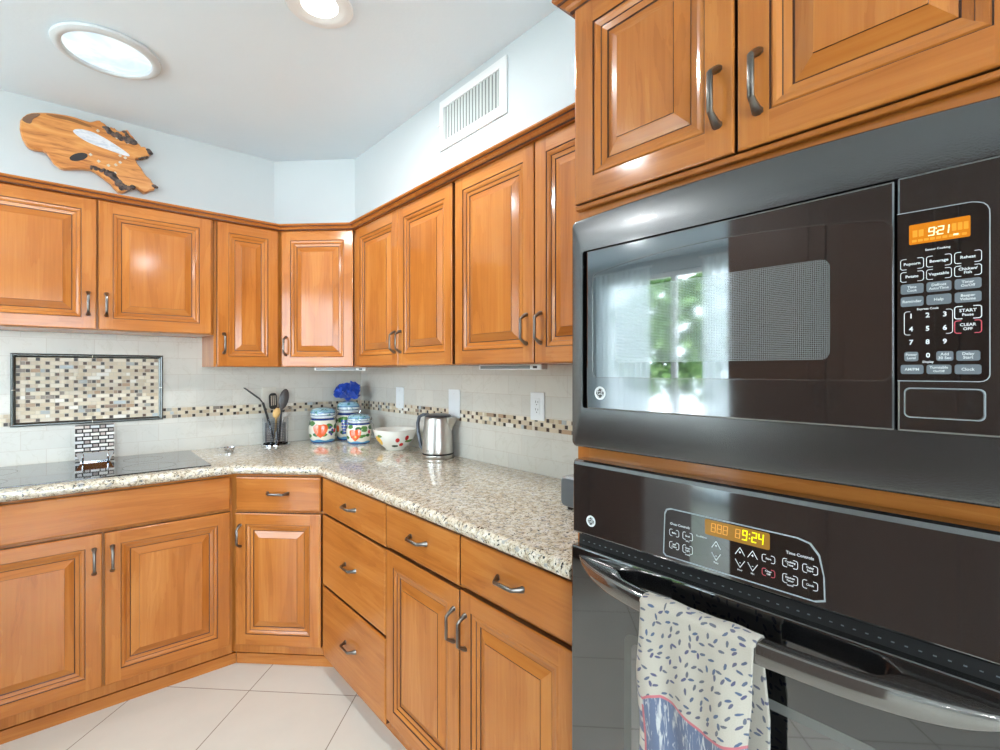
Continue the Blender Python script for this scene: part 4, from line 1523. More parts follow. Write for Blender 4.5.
def can_light(x, y, label):
    r = thing('recessed_light', label, 'light', (x, y, ZC), 0, 'recessed ceiling lights')
    mb = MB()
    mb.lathe([(0.108, -0.0006), (0.110, -0.004), (0.106, -0.008), (0.084, -0.0085), (0.078, -0.006), (0.060, -0.0015), (0.060, -0.0006)], n=48)
    mb.build('trim_ring', ['white_metal'], r, smooth=True)
    mb = MB()
    mb.lathe([(0.0001, -0.004), (0.04, -0.0038), (0.0598, -0.0022)], n=48)
    mb.build('bulb', [M['bulb']], r, smooth=True, fix=False)
    area('recessed_light_glow', (x, y, ZC - 0.012), (0, 0, 0), 0.12, 0.12, 9, (0.93, 0.97, 1.0), 'DISK')
M['bulb'] = emis('warm_bulb', (255, 248, 232), 6.0, (250, 245, 235))
can_light(*CANS[0], 'round white recessed ceiling light with warm bulb beside the light tube')
for (x, y), wd in zip(CANS[1:], ('over the left walkway', 'in the far seating corner', 'by the patio window', 'near the rear wall on the oven side', 'at the middle of the rear window', 'in the rear corner')):
    can_light(x, y, 'round white recessed ceiling light ' + wd)

vr = thing('air_vent', 'white wall air register with upright slats above the right wall cabinets', 'vent', (XSOF, (1.863 + 1.411) / 2, 2.3205), RR)
vw, vh = (1.863 - 1.411) / 2, 2.541 - 2.3205
mb = MB()
oc_ = [(-vw, 0), (vw, 0), (vw, vh), (-vw, vh)]
ic_ = [(-vw + 0.0275, 0.040), (vw - 0.043, 0.040), (vw - 0.043, vh - 0.036), (-vw + 0.0275, vh - 0.036)]
mb.ringplate(oc_, ic_, -0.009, -0.0005)
mb.build('frame', ['white_metal'], vr, bevel=0.0025)
MB().box(-vw + 0.0275, vw - 0.043, -0.003, -0.0006, 0.040, vh - 0.036).build('duct_back', ['vent_in'], vr)
ns = 18
x0, x1 = -vw + 0.0275, vw - 0.043
for k in range(ns):
    x = x0 + (x1 - x0) * (k + 0.5) / ns
    mb = MB()
    mb.prism([(x - 0.0042, -0.0078), (x - 0.0020, -0.0086), (x + 0.0042, -0.0042), (x + 0.0020, -0.0034)], 0.041, vh - 0.037)
    mb.build('slat', ['slat'], vr)
MB().tube([(-vw + 0.014, -0.009, vh * 0.50), (-vw + 0.006, -0.016, vh * 0.50), (-vw - 0.004, -0.018, vh * 0.50)], 0.003, 8).build('lever', ['white_metal'], vr, smooth=True)

# ------------------------------------------------------------------ driftwood art on the left wall
art = [(-0.168, 2.462), (-0.170, 2.425), (-0.168, 2.385), (-0.150, 2.352), (-0.136, 2.338), (-0.115, 2.338), (-0.090, 2.342), (-0.070, 2.315), (-0.055, 2.290), (-0.029, 2.274), (0.000, 2.283), (0.035, 2.293), (0.070, 2.302), (0.100, 2.288), (0.125, 2.268), (0.145, 2.255), (0.165, 2.228), (0.185, 2.214), (0.203, 2.221), (0.222, 2.240), (0.240, 2.262), (0.255, 2.250), (0.275, 2.236), (0.300, 2.246), (0.333, 2.272), (0.325, 2.290), (0.300, 2.318), (0.275, 2.352), (0.250, 2.385), (0.250, 2.402), (0.280, 2.412), (0.308, 2.430), (0.315, 2.452), (0.292, 2.466), (0.265, 2.470), (0.245, 2.487), (0.232, 2.510), (0.215, 2.532), (0.195, 2.522), (0.176, 2.512), (0.160, 2.528), (0.142, 2.522), (0.128, 2.528), (0.112, 2.546), (0.090, 2.536), (0.060, 2.526), (0.000, 2.530), (-0.050, 2.526), (-0.100, 2.512), (-0.140, 2.497)]
# resample with a rough natural edge
def chaikin(P, n=1):
    for _ in range(n):
        Q = []
        for a, b in zip(P, P[1:] + P[:1]):
            Q.append((a[0] * 0.75 + b[0] * 0.25, a[1] * 0.75 + b[1] * 0.25))
            Q.append((a[0] * 0.25 + b[0] * 0.75, a[1] * 0.25 + b[1] * 0.75))
        P = Q
    return P
rn = random.Random(4)
P = chaikin(art, 1)
P = [(x + rn.uniform(-1, 1) * (0.0035 if x > 0.06 else 0.0012), z + rn.uniform(-1, 1) * (0.0035 if x > 0.06 else 0.0012)) for x, z in P]
ax, az = 0.08, 2.39
t = NT('polished_burl')
v = t.coord()
g = t.noise(t.mapping(v, (3, 20, 22), rot=(0, 0.30, 0)), 1.6, 5, 0.6, 1.2)
c = t.ramp(g, [(0.30, s2l((160, 90, 36))), (0.42, s2l((206, 130, 60))), (0.55, s2l((224, 152, 78))), (0.75, s2l((234, 176, 106)))])
t.set(**{'Base Color': c, 'Roughness': 0.4, 'Coat Weight': 0.3, 'Coat Roughness': 0.3})
M['burl'] = t.m
t = NT('rough_bark_edge')
v = t.coord()
g = t.noise(v, 40, 5, 0.7)
t.set(**{'Base Color': t.ramp(g, [(0.35, s2l((52, 46, 46))), (0.55, s2l((104, 92, 88))), (0.7, s2l((150, 118, 92)))]), 'Roughness': 0.8})
t.bump(g, 0.8, 0.01)
M['barkedge'] = t.m
wa = thing('driftwood_slab', 'polished burl wood slab with bark edges and pale resin inlay on the wall above the cabinets', 'wall art', (ax, YW, az))
mb = MB()
cA = (0.03, 2.41)
def inward(p, s, k):
    n_ = len(P)
    a, b = P[(k - 1) % n_], P[(k + 1) % n_]
    dx, dz = b[0] - a[0], b[1] - a[1]
    L = math.hypot(dx, dz) or 1
    return (p[0] - dz / L * s, p[1] + dx / L * s)
L0 = [(x - ax, -0.006, z - az) for x, z in P]
L1 = [(x - ax, -0.030, z - az) for x, z in P]
L2 = []
for k, p in enumerate(P):
    q = inward(p, 0.005, k)
    L2.append((q[0] - ax, -0.037, q[1] - az))
mb.loft([L0, L1, L2], 0, cap=False)
mb.face(L0[::-1], 0)
mb.face(L2, 0)
mb.build('slab', ['burl', 'barkedge'], wa, fix=True)
# rough bark pieces on the front
def blob(mb, pts, y0, y1, mi=0):
    mb.plate([(x - ax, z - az) for x, z in pts], y0, y1, mi)
bk = MB()
rb = random.Random(9)
def bark_lump(x0, z0, x1, z1, n, r):
    for i in range(n):
        tt = (i + 0.5) / n
        bk.ellipsoid((x0 + (x1 - x0) * tt - ax + rb.uniform(-.4, .4) * r, -0.034 + rb.uniform(-.004, .002), z0 + (z1 - z0) * tt - az + rb.uniform(-.4, .4) * r), (r * rb.uniform(.7, 1.3), 0.009, r * rb.uniform(.6, 1.1)), 9, 6)
bark_lump(0.128, 2.520, 0.160, 2.492, 6, 0.013); bark_lump(0.165, 2.492, 0.235, 2.478, 11, 0.016); bark_lump(0.20, 2.515, 0.235, 2.480, 6, 0.011)
bark_lump(0.075, 2.312, 0.150, 2.300, 9, 0.010); bark_lump(0.140, 2.296, 0.200, 2.240, 14, 0.016); bark_lump(0.190, 2.235, 0.235, 2.252, 5, 0.011)
bark_lump(0.315, 2.285, 0.335, 2.275, 4, 0.010); bark_lump(0.296, 2.456, 0.312, 2.440, 4, 0.010); bark_lump(0.258, 2.402, 0.300, 2.420, 6, 0.006)
bk.build('bark_crust', ['barkedge'], wa, smooth=True)
mb = MB()
blob(mb, chaikin([(0.005, 2.462), (0.030, 2.478), (0.075, 2.480), (0.120, 2.466), (0.170, 2.442), (0.228, 2.408), (0.215, 2.398), (0.165, 2.406), (0.110, 2.414), (0.060, 2.424), (0.022, 2.444)], 2), -0.0385, -0.034)
t = NT('pale_resin')
g = t.noise(t.mapping(t.coord(), (6, 20, 25), rot=(0, 0.4, 0)), 2.0, 4, 0.7)
t.set(**{'Base Color': t.ramp(g, [(0.4, s2l((206, 212, 222))), (0.55, s2l((234, 236, 240))), (0.66, s2l((180, 190, 204)))]), 'Roughness': 0.2})
mb.build('resin_inlay', [t.m], wa)
mb = MB()
blob(mb, chaikin([(-0.166, 2.458), (-0.140, 2.490), (-0.100, 2.506), (-0.108, 2.490), (-0.128, 2.472), (-0.132, 2.448), (-0.150, 2.446)], 1), -0.0385, -0.034)
mb.build('weathered_end', [plain('weathered_brown', (126, 92, 70), 0.6)], wa)
mb = MB()
blob(mb, chaikin([(-0.095, 2.508), (-0.03, 2.520), (0.04, 2.516), (0.085, 2.500), (0.06, 2.497), (0.0, 2.506), (-0.05, 2.502)], 1), -0.0379, -0.034)
mb.build('dark_streak', [plain('dark_grain_streak', (150, 98, 52), 0.5)], wa)
mb = MB()
e = [(0.055 * math.cos(2 * PI * k / 28), 0.0175 * math.sin(2 * PI * k / 28)) for k in range(28)]
ca, sa = math.cos(0.32), math.sin(0.32)
mb.plate([(0.030 - ax + (x * ca - z * sa) * 0.62, 2.345 - az + (x * sa + z * ca)) for x, z in e], -0.0385, -0.034)
mb.build('knot_hole', [plain('dark_knot', (58, 54, 54), 0.25)], wa)
mb = MB()
for x, z in ((0.073, 2.368), (0.103, 2.345), (0.140, 2.335), (0.185, 2.362), (0.168, 2.345), (0.142, 2.494), (0.172, 2.480), (0.100, 2.490), (0.215, 2.468), (0.205, 2.390), (0.185, 2.395), (0.165, 2.305)):
    s_ = 0.0075
    mb.plate([(x - ax, z - az - s_), (x - ax + s_, z - az), (x - ax, z - az + s_), (x - ax - s_, z - az)], -0.0392, -0.034)
mb.build('stone_chip', [plain('pale_stone_chip', (214, 206, 188), 0.4)], wa)

# ------------------------------------------------------------------ wall plates
def plate_base(name, label, cat, loc, rz, w, h, group, mt='white'):
    r = thing(name, label, cat, loc, rz, group)
    MB().box(-w / 2, w / 2, -0.006, -0.0005, 0, h).build('cover', [mt], r, bevel=0.0025, segs=3)
    return r
YP, XP = YW - BT - 0.0006, XW - BT - 0.0006
g_ = 'wall plates on the backsplash'
YP -= 0.0006; XP -= 0.0006
r = plate_base('wall_plate', 'cream wall plate half hidden behind the utensil holder', 'wall plate', (0.880, YP, 1.120), 0, 0.078, 0.125, g_, plain('cream_plastic', (214, 208, 194), 0.4))
mb = MB(); mb.box(-0.017, 0.017, -0.0078, -0.006, 0.030, 0.096); mb.build('rocker', [plain('cream_rocker', (218, 212, 199), 0.4)], r, bevel=0.001)
def screws(r, h):
    for z in (0.022, h - 0.022):
        mb = MB(); mb.lathe([(0.0034, 0), (0.0034, 0.0012), (0.0001, 0.0016)], n=12)
        o = mb.build('screw', ['white_metal'], r); o.rotation_euler = (PI / 2, 0, 0); o.location = (0, -0.0059, z)
r = plate_base('wall_plate', 'narrow blank white wall plate above the fruit bowl', 'wall plate', (XP, 2.5685, 1.123), RR, 0.086, 0.122, g_)
screws(r, 0.122)
r = plate_base('wall_plate', 'blank white wall plate just right of the kettle', 'wall plate', (XP, 2.027, 1.105), RR, 0.095, 0.142, g_)
screws(r, 0.142)
r = plate_base('wall_outlet', 'white double socket outlet on the right backsplash, closest to the oven cabinet', 'outlet', (XP, 1.4425, 1.136), RR, 0.080, 0.115, g_)
mb = MB(); mb.box(-0.017, 0.017, -0.0080, -0.006, 0.024, 0.091); sck = mb.build('socket_face', ['white'], r, bevel=0.001)
mb = MB()
for z in (0.042, 0.073):
    mb.box(-0.0075, -0.0055, -0.0083, -0.0078, z - 0.001, z + 0.008); mb.box(0.0055, 0.0075, -0.0083, -0.0078, z - 0.001, z + 0.007)
    mb.box(-0.0022, 0.0022, -0.0083, -0.0078, z - 0.010, z - 0.006)
mb.build('socket_slots', ['slot'], sck)

# ------------------------------------------------------------------ under-cabinet lights
def strip(label, loc, rz, L):
    r = thing('under_cabinet_light', label, 'light', loc, rz, 'under cabinet light bars')
    MB().box(-L / 2, L / 2, -0.016, 0.016, -0.019, 0.0).build('housing', ['white_metal'], r, bevel=0.003)
    MB().box(-L / 2 + 0.012, L / 2 - 0.055, -0.0172, -0.0155, -0.0155, -0.004).build('diffuser', [plain('smoked_lens', (120, 124, 124), 0.25)], r)
    MB().box(L / 2 - 0.038, L / 2 - 0.020, -0.0185, -0.0155, -0.0140, -0.006).build('switch', ['slot'], r)
    return r
strip('slim light bar under the angled corner cabinet', (1.151, 2.699, 1.3595), RD, 0.295)
strip('slim light bar under the right wall cabinet near the outlet', (1.24, 1.372, 1.3625), RR, 0.345)

# ------------------------------------------------------------------ counter things
ZT = 0.9152
# utensil holder
UX, UY = 0.888, 2.990
uh = thing('utensil_holder', 'clear utensil holder with wire basket inside in front of the left wall plate', 'utensil holder', (UX, UY, ZT))
mb = MB()
mb.lathe([(0.072, 0.0), (0.076, 0.004), (0.076, 0.009), (0.058, 0.012), (0.0001, 0.012)], n=40)
mb.build('base', ['chrome'], uh, smooth=True)
mb = MB()
for q in range(13):
    zq = 0.0145 + 0.0095 * q
    mb.tube([(0.053 * math.cos(2 * PI * k / 32), 0.053 * math.sin(2 * PI * k / 32), zq) for k in range(32)], 0.0012, 6, closed=True)
for q in range(10):
    an = 2 * PI * (q + 0.3) / 10
    mb.tube([(0.053 * math.cos(an), 0.053 * math.sin(an), 0.0125), (0.053 * math.cos(an), 0.053 * math.sin(an), 0.1285)], 0.0016, 6)
mb.build('wire_insert', [plain('dark_steel_wire', (120, 124, 130), 0.3, 0.9)], uh, smooth=True)
mb = MB()
mb.lathe([(0.066, 0.0125), (0.068, 0.155), (0.0665, 0.155), (0.0645, 0.0125), (0.066, 0.0125)], n=40)
mb.build('clear_sleeve', ['acrylic'], uh, smooth=True, fix=False)
def uloc(dx, dz, dy=0.0):
    return Vector((dx, dy, dz))
def utensil(name, label, cat):
    return thing(name, label, cat, (UX, UY, ZT), 0, 'utensils in the holder')
# slotted turner
r = utensil('slotted_turner', 'black slotted turner standing upright in the utensil holder', 'turner')
MB().tube([(0.020, 0.016, 0.018), (-0.003, 0.008, 0.22)], 0.005, 10).build('handle', ['black_nylon'], r, smooth=True)
mb = MB()
ou = rrect(-0.028, 0.028, 0.208, 0.298, 0.020, 5)
mb.plate(ou, 0.004, 0.0075)
h_ = mb.build('head', ['black_nylon'], r)
mb = MB()
for x in (-0.0135, 0.0, 0.0135):
    mb.box(x - 0.0028, x + 0.0028, 0.0030, 0.0041, 0.228, 0.284)
mb.build('slot', [plain('light_through_slots', (206, 198, 184), 0.6)], h_)
h_.rotation_euler = (0, -0.05, 0.5)
# solid spoon
r = utensil('serving_spoon', 'dark grey solid serving spoon, tallest in the utensil holder', 'spoon')
MB().tube([(0.010, -0.022, 0.018), (0.026, -0.014, 0.19), (0.030, -0.012, 0.22)], [0.005, 0.006, 0.007], 10).build('handle', ['black_nylon'], r, smooth=True)
mb = MB()
mb.ellipsoid((0.041, -0.014, 0.262), (0.027, 0.010, 0.060), 20, 14, 0, Matrix.Rotation(0.22, 3, 'Y'))
mb.build('bowl', [plain('charcoal_nylon', (78, 74, 74), 0.4)], r, smooth=True)
# wooden spoon
r = utensil('wooden_spoon', 'short pale wooden spoon at the front of the utensil holder', 'spoon')
MB().tube([(-0.014, -0.028, 0.018), (-0.006, -0.032, 0.16)], 0.0055, 10).build('handle', ['tan_wood'], r, smooth=True)
mb = MB(); mb.ellipsoid((-0.005, -0.034, 0.186), (0.020, 0.008, 0.030), 18, 12, 0, Matrix.Rotation(0.3, 3, 'Y'))
mb.build('bowl', ['tan_wood'], r, smooth=True)
# ladle with bent black handle, leaning left
r = utensil('spatula', 'black long-handled spatula leaning far left out of the utensil holder', 'spatula')
mb = MB()
mb.tube([(0.004, 0.034, 0.018), (-0.038, 0.008, 0.15), (-0.066, 0.005, 0.245)], [0.005, 0.006, 0.007], 10)
mb.build('handle', ['black_nylon'], r, smooth=True)
mb = MB()
mb.loft([[(x0 - 0.0, 0.005 + s_, z0 + q) for s_, q in ((-a, -b), (a, -b), (a, b), (-a, b))] for x0, z0, a, b in ((-0.064, 0.240, 0.006, 0.005), (-0.085, 0.268, 0.014, 0.004), (-0.125, 0.300, 0.022, 0.003), (-0.162, 0.330, 0.018, 0.002))])
mb.build('blade', ['black_nylon'], r, bevel=0.001)
# tongs
r = utensil('steel_tongs', 'thin steel tongs between the spatula and the slotted turner', 'tongs')
for s_ in (-1, 1):
    MB().loft([[(x0 + s_ * g0 + a, y0 + b, z0) for a, b in ((-0.006, -0.001), (0.006, -0.001), (0.006, 0.001), (-0.006, 0.001))] for x0, y0, z0, g0 in ((-0.034, 0.010, 0.018, 0.004), (-0.030, 0.034, 0.12, 0.005), (-0.034, 0.042, 0.185, 0.002))]).build('arm', ['steel'], r)
# whisk
r = utensil('wire_whisk', 'wire whisk leaning right out of the utensil holder', 'whisk')
MB().tube([(0.034, -0.002, 0.03), (0.042, 0.006, 0.145)], 0.005, 10).build('handle', ['steel'], r, smooth=True)
d0 = Vector((0.042, 0.006, 0.145)); ax_ = Vector((0.62, 0.10, 0.78)).normalized()
pa = ax_.cross(Vector((0, 1, 0))).normalized(); pb_ = ax_.cross(pa)
for k in range(5):
    an = PI * k / 5
    side = pa * math.cos(an) + pb_ * math.sin(an)
    pts = []
    for q in range(21):
        tt = 2 * PI * q / 20
        u_ = (1 - math.cos(tt)) / 2
        pts.append(d0 + ax_ * (0.085 * u_) + side * (0.024 * math.sin(tt) * (0.5 + 0.5 * u_)))
    MB().tube(pts, 0.0011, 5).build('wire', ['steel'], r, smooth=True)

# painted canisters
def canister(label, loc, R, H, fruit, rz, squat):
    """stoneware jar with clamp lid; fruit painted round the belly in material"""
    r = thing('canister', label, 'canister', loc, rz, 'painted canisters')
    neck = H * 0.70
    mb = MB()
    prof = [(R * 0.80, 0.0), (R * 0.86, H * 0.02), (R * 0.93, H * 0.12), (R * 1.0, H * 0.30), (R * 1.0, H * 0.45), (R * 0.94, H * 0.60), (R * 0.84, H * 0.675), (R * 0.80, neck), (R * 0.84, neck + H * 0.015), (R * 0.84, neck + H * 0.05), (R * 0.78, neck + H * 0.055)]
    mb.lathe(prof, n=56)
    t = NT('painted_stoneware')
    v = t.coord()
    sp_ = t.n('ShaderNodeSeparateXYZ'); t.l(v, sp_.inputs[0])
    z = t.math('DIVIDE', sp_.outputs[2], H)
    an = t.math('ARCTAN2', sp_.outputs[0], t.math('MULTIPLY', sp_.outputs[1], -1.0))
    base = t.mix(t.noise(v, 30, 3), s2l((226, 220, 200)), s2l((238, 234, 218)))
    def blob(col, a0, z0, ra, rzz, c, wob=0.5, heart=False):
        da = t.math('DIVIDE', t.math('SUBTRACT', an, a0), ra)
        dz = t.math('DIVIDE', t.math('SUBTRACT', z, z0), rzz)
        if heart:
            dz = t.math('SUBTRACT', dz, t.math('MULTIPLY', t.math('ABSOLUTE', da), 0.55))
        e = t.math('ADD', t.math('POWER', t.math('ABSOLUTE', da), 2.0), t.math('POWER', t.math('ABSOLUTE', dz), 2.0))
        e = t.math('ADD', e, t.math('MULTIPLY', t.math('SUBTRACT', t.noise(v, 55, 3), 0.5), wob))
        return t.mix(t.ramp(e, [(0.9, (1, 1, 1)), (1.0, (0, 0, 0))]), col, c)
    green, dgreen = s2l((86, 134, 66)), s2l((58, 104, 62))
    red, orange, blue, purple = s2l((206, 62, 52)), s2l((238, 104, 58)), s2l((48, 96, 168)), s2l((86, 74, 146))
    col = base
    rr_ = random.Random(fruit)
    # leaf wreath
    for k in range(9):
        a_ = -2.6 + k * 0.62
        col = blob(col, a_ + rr_.uniform(-.1, .1), 0.50 + rr_.uniform(-.05, .08), 0.30, 0.075, green if k % 2 else dgreen, 1.6)
        col = blob(col, a_ + 0.25, 0.24 + rr_.uniform(-.05, .06), 0.24, 0.055, dgreen if k % 2 else green, 1.6)
    if fruit == 1:
        col = blob(col, -0.12, 0.33, 0.56, 0.185, orange, 0.35, True)
        for da, dz in ((0.62, 0.44), (0.55, 0.30), (0.72, 0.24), (0.78, 0.36)):
            col = blob(col, da, dz, 0.10, 0.042, purple, 0.4)
        col = blob(col, 1.02, 0.34, 0.13, 0.06, red, 0.3)
    elif fruit == 2:
        for i in range(4):
            for j in range(5):
                if j < 5 - i * 0.4:
                    col = blob(col, -0.30 + 0.16 * (i - 1.5) * (1 - j * 0.12) + 0.04 * (j % 2), 0.50 - j * 0.075, 0.085, 0.036, purple if (i + j) % 2 else blue, 0.3)
        col = blob(col, -0.35, 0.57, 0.30, 0.05, green, 1.2)
        col = blob(col, 0.55, 0.52, 0.22, 0.05, red, 0.4); col = blob(col, -0.95, 0.30, 0.16, 0.09, orange, 0.4)
    else:
        col = blob(col, -0.34, 0.29, 0.50, 0.185, orange, 0.35, True)
        col = blob(col, -0.30, 0.25, 0.08, 0.04, s2l((250, 214, 130)), 0.3)
        col = blob(col, 0.88, 0.40, 0.15, 0.065, s2l((196, 60, 92)), 0.3)
        col = blob(col, 0.42, 0.46, 0.26, 0.05, green, 1.2); col = blob(col, 0.36, 0.28, 0.22, 0.045, green, 1.2)
    # blue foot and shoulder bands
    foot = t.math('LESS_THAN', t.math('ADD', z, t.math('MULTIPLY', t.math('SINE', t.math('MULTIPLY', an, 6.0)), 0.018)), 0.085)
    col = t.mix(foot, col, s2l((96, 160, 200)))
    foot = t.math('LESS_THAN', z, 0.035)
    col = t.mix(foot, col, s2l((44, 82, 140)))
    b1 = t.math('MULTIPLY', t.math('GREATER_THAN', z, 0.640), t.math('LESS_THAN', z, 0.700))
    col = t.mix(b1, col, s2l((40, 66, 130)))
    b2 = t.math('GREATER_THAN', z, 0.712)
    col = t.mix(b2, col, s2l((214, 222, 226)))
    t.set(**{'Base Color': col, 'Roughness': 0.12, 'Coat Weight': 0.5, 'Coat Roughness': 0.05})
    mb.build('jar', [t.m], r, smooth=True)
    lid = MB()
    lz = neck + H * 0.058
    lh = H - lz
    lid.lathe([(R * 0.80, lz), (R * 0.88, lz + lh * 0.10), (R * 0.90, lz + lh * 0.35), (R * 0.86, lz + lh * 0.60), (R * 0.70, lz + lh * 0.86), (R * 0.3, lz + lh), (0.0001, lz + lh)], n=56)
    t = NT('painted_lid')
    v = t.coord()
    sp_ = t.n('ShaderNodeSeparateXYZ'); t.l(v, sp_.inputs[0])
    zz = t.math('DIVIDE', t.math('SUBTRACT', sp_.outputs[2], lz), lh)
    nz = t.noise(v, 60, 3)
    c = t.ramp(zz, [(0.0, s2l((60, 96, 150))), (0.12, s2l((214, 224, 228))), (0.30, s2l((206, 222, 230))), (0.36, s2l((60, 104, 160))), (0.46, s2l((150, 196, 214))), (0.75, s2l((176, 208, 216)))], 'CONSTANT')
    c = t.mix(t.ramp(nz, [(0.56, (0, 0, 0)), (0.6, (0.8, 0.8, 0.8))]), c, s2l((70, 130, 110)))
    t.set(**{'Base Color': c, 'Roughness': 0.12, 'Coat Weight': 0.5})
    lid.build('lid', [t.m], r, smooth=True)
    # wire clamp at the right-hand side
    w_ = MB()
    rx = R * 0.88
    w_.tube([(rx, -0.014, neck - H * 0.03), (rx + 0.008, -0.016, neck + H * 0.05), (rx + 0.010, -0.012, neck + H * 0.14), (rx + 0.004, 0.0, neck + H * 0.17), (rx + 0.010, 0.012, neck + H * 0.14), (rx + 0.008, 0.016, neck + H * 0.05), (rx, 0.014, neck - H * 0.03)], 0.0019, 7)
    w_.tube([(rx + 0.004, -0.012, neck + H * 0.02), (rx + 0.018, -0.008, neck - H * 0.08), (rx + 0.020, 0.0, neck - H * 0.16), (rx + 0.018, 0.008, neck - H * 0.08), (rx + 0.004, 0.012, neck + H * 0.02)], 0.0019, 7)
    w_.build('wire_clamp', ['chrome'], r, smooth=True)
    MB().tube([(R * 0.845 * math.cos(2 * PI * k / 40), R * 0.845 * math.sin(2 * PI * k / 40), neck + H * 0.052) for k in range(40)], 0.0028, 7, closed=True).build('seal_ring', ['white'], r, smooth=True)
canister('stout painted fruit canister standing by itself on the left of the trio', (1.150, 2.962, ZT), 0.080, 0.205, 1, -0.42, False)
canister('tall painted canister with purple grapes, blue flower on its lid', (1.312, 2.965, ZT), 0.075, 0.238, 2, -0.42, False)
canister('smallest painted fruit canister, standing in front of the tall grape canister', (1.290, 2.765, ZT), 0.073, 0.172, 3, -0.42, True)

# blue crepe flower on the tall canister
fl = thing('paper_flower', 'bright blue ruffled flower resting on the tall canister lid', 'flower', (1.310, 2.965, ZT + 0.2385))
t = NT('blue_petal')
g = t.noise(t.coord(), 40, 3)
t.set(**{'Base Color': t.mix(g, s2l((14, 52, 166)), s2l((40, 98, 214))), 'Roughness': 0.6, 'Sheen Weight': 0.3})
M['petal'] = t.m
rf = random.Random(21)
pet = MB()
for k in range(30):
    az_ = 2 * PI * k * 0.381966
    el = 0.05 + 1.35 * (1 - k / 30) ** 0.9 + rf.uniform(-.1, .1)
    L = rf.uniform(0.072, 0.094) * (0.85 + 0.15 * math.sin(k * 2.1))
    W = rf.uniform(0.044, 0.062)
    rows_ = []
    for i in range(9):
        s_ = i / 8
        row = []
        for j in range(9):
            q = j / 8 - 0.5
            wd = W * (0.22 + math.sin(min(1, s_) * PI * 0.60)) * q * 1.5
            rad = L * s_
            lift = 0.016 * math.cos(q * 5) * s_ + 0.008 * s_ * s_ * math.sin(q * 17 + k) + 0.012 * s_ ** 3 + 0.003 * math.sin(q * 31 + s_ * 9 + k)
            row.append(Vector((rad, wd, lift)))
        rows_.append(row)
    Rm = Matrix.Rotation(az_, 3, 'Z') @ Matrix.Rotation(-el, 3, 'Y')
    b = len(pet.v)
    for row in rows_:
        for p in row:
            q = Rm @ p
            pet.v.append((q.x, q.y, max(0.003, q.z * 1.22 + 0.014)))
    for i in range(8):
        for j in range(8):
            pet.iface([b + i * 9 + j, b + i * 9 + j + 1, b + (i + 1) * 9 + j + 1, b + (i + 1) * 9 + j])
pet.build('petals', ['petal'], fl, smooth=True, fix=False)
MB().ellipsoid((0, 0, 0.022), (0.022, 0.022, 0.0215), 16, 10).build('calyx', ['petal'], fl, smooth=True)

# bowl
bw = thing('bowl', 'white bowl painted with lemon and cherries, between the canisters and the kettle', 'bowl', (1.334, 2.412, ZT), -0.55)
mb = MB()
mb.lathe([(0.048, 0.0), (0.052, 0.004), (0.054, 0.010), (0.080, 0.030), (0.103, 0.062), (0.114, 0.096), (0.1165, 0.1085), (0.1145, 0.1105), (0.111, 0.108), (0.099, 0.066), (0.074, 0.034), (0.0001, 0.018)], n=64)
t = NT('painted_bowl')
v = t.coord()
sp_ = t.n('ShaderNodeSeparateXYZ'); t.l(v, sp_.inputs[0])
z = sp_.outputs[2]
an = t.math('ARCTAN2', sp_.outputs[0], t.math('MULTIPLY', sp_.outputs[1], -1.0))
rad = t.math('SQRT', t.math('ADD', t.math('POWER', sp_.outputs[0], 2.0), t.math('POWER', sp_.outputs[1], 2.0)))
col = t.mix(t.noise(v, 20, 2), s2l((226, 224, 214)), s2l((238, 236, 228)))
def bb(col, a0, z0, ra, rz_, c, wob=0.3):
    e = t.math('ADD', t.math('POWER', t.math('ABSOLUTE', t.math('DIVIDE', t.math('SUBTRACT', an, a0), ra)), 2.0), t.math('POWER', t.math('ABSOLUTE', t.math('DIVIDE', t.math('SUBTRACT', z, z0), rz_)), 2.0))
    e = t.math('ADD', e, t.math('MULTIPLY', t.math('SUBTRACT', t.noise(v, 60, 3), 0.5), wob))
    return t.mix(t.ramp(e, [(0.88, (1, 1, 1)), (1.0, (0, 0, 0))]), col, c)
col = bb(col, -1.02, 0.055, 0.30, 0.026, s2l((240, 190, 74)), 0.25)
col = bb(col, -0.80, 0.080, 0.16, 0.008, s2l((120, 150, 80)), 0.8)
col = bb(col, 0.16, 0.060, 0.115, 0.0125, s2l((204, 44, 44)), 0.15)
col = bb(col, 0.66, 0.070, 0.115, 0.0140, s2l((204, 44, 44)), 0.15)
col = bb(col, 0.42, 0.034, 0.14, 0.0100, s2l((204, 44, 44)), 0.15)
col = bb(col, 0.02, 0.027, 0.24, 0.007, s2l((70, 78, 66)), 0.8)
col = bb(col, 0.95, 0.052, 0.36, 0.008, s2l((104, 134, 70)), 0.8)
for a_, z_ in ((2.1, 0.06), (2.9, 0.05), (-2.3, 0.06)):
    col = bb(col, a_, z_, 0.12, 0.014, s2l((204, 44, 44)), 0.15)
t.set(**{'Base Color': col, 'Roughness': 0.12, 'Coat Weight': 0.4})
mb.build('dish', [t.m], bw, smooth=True, fix=False)

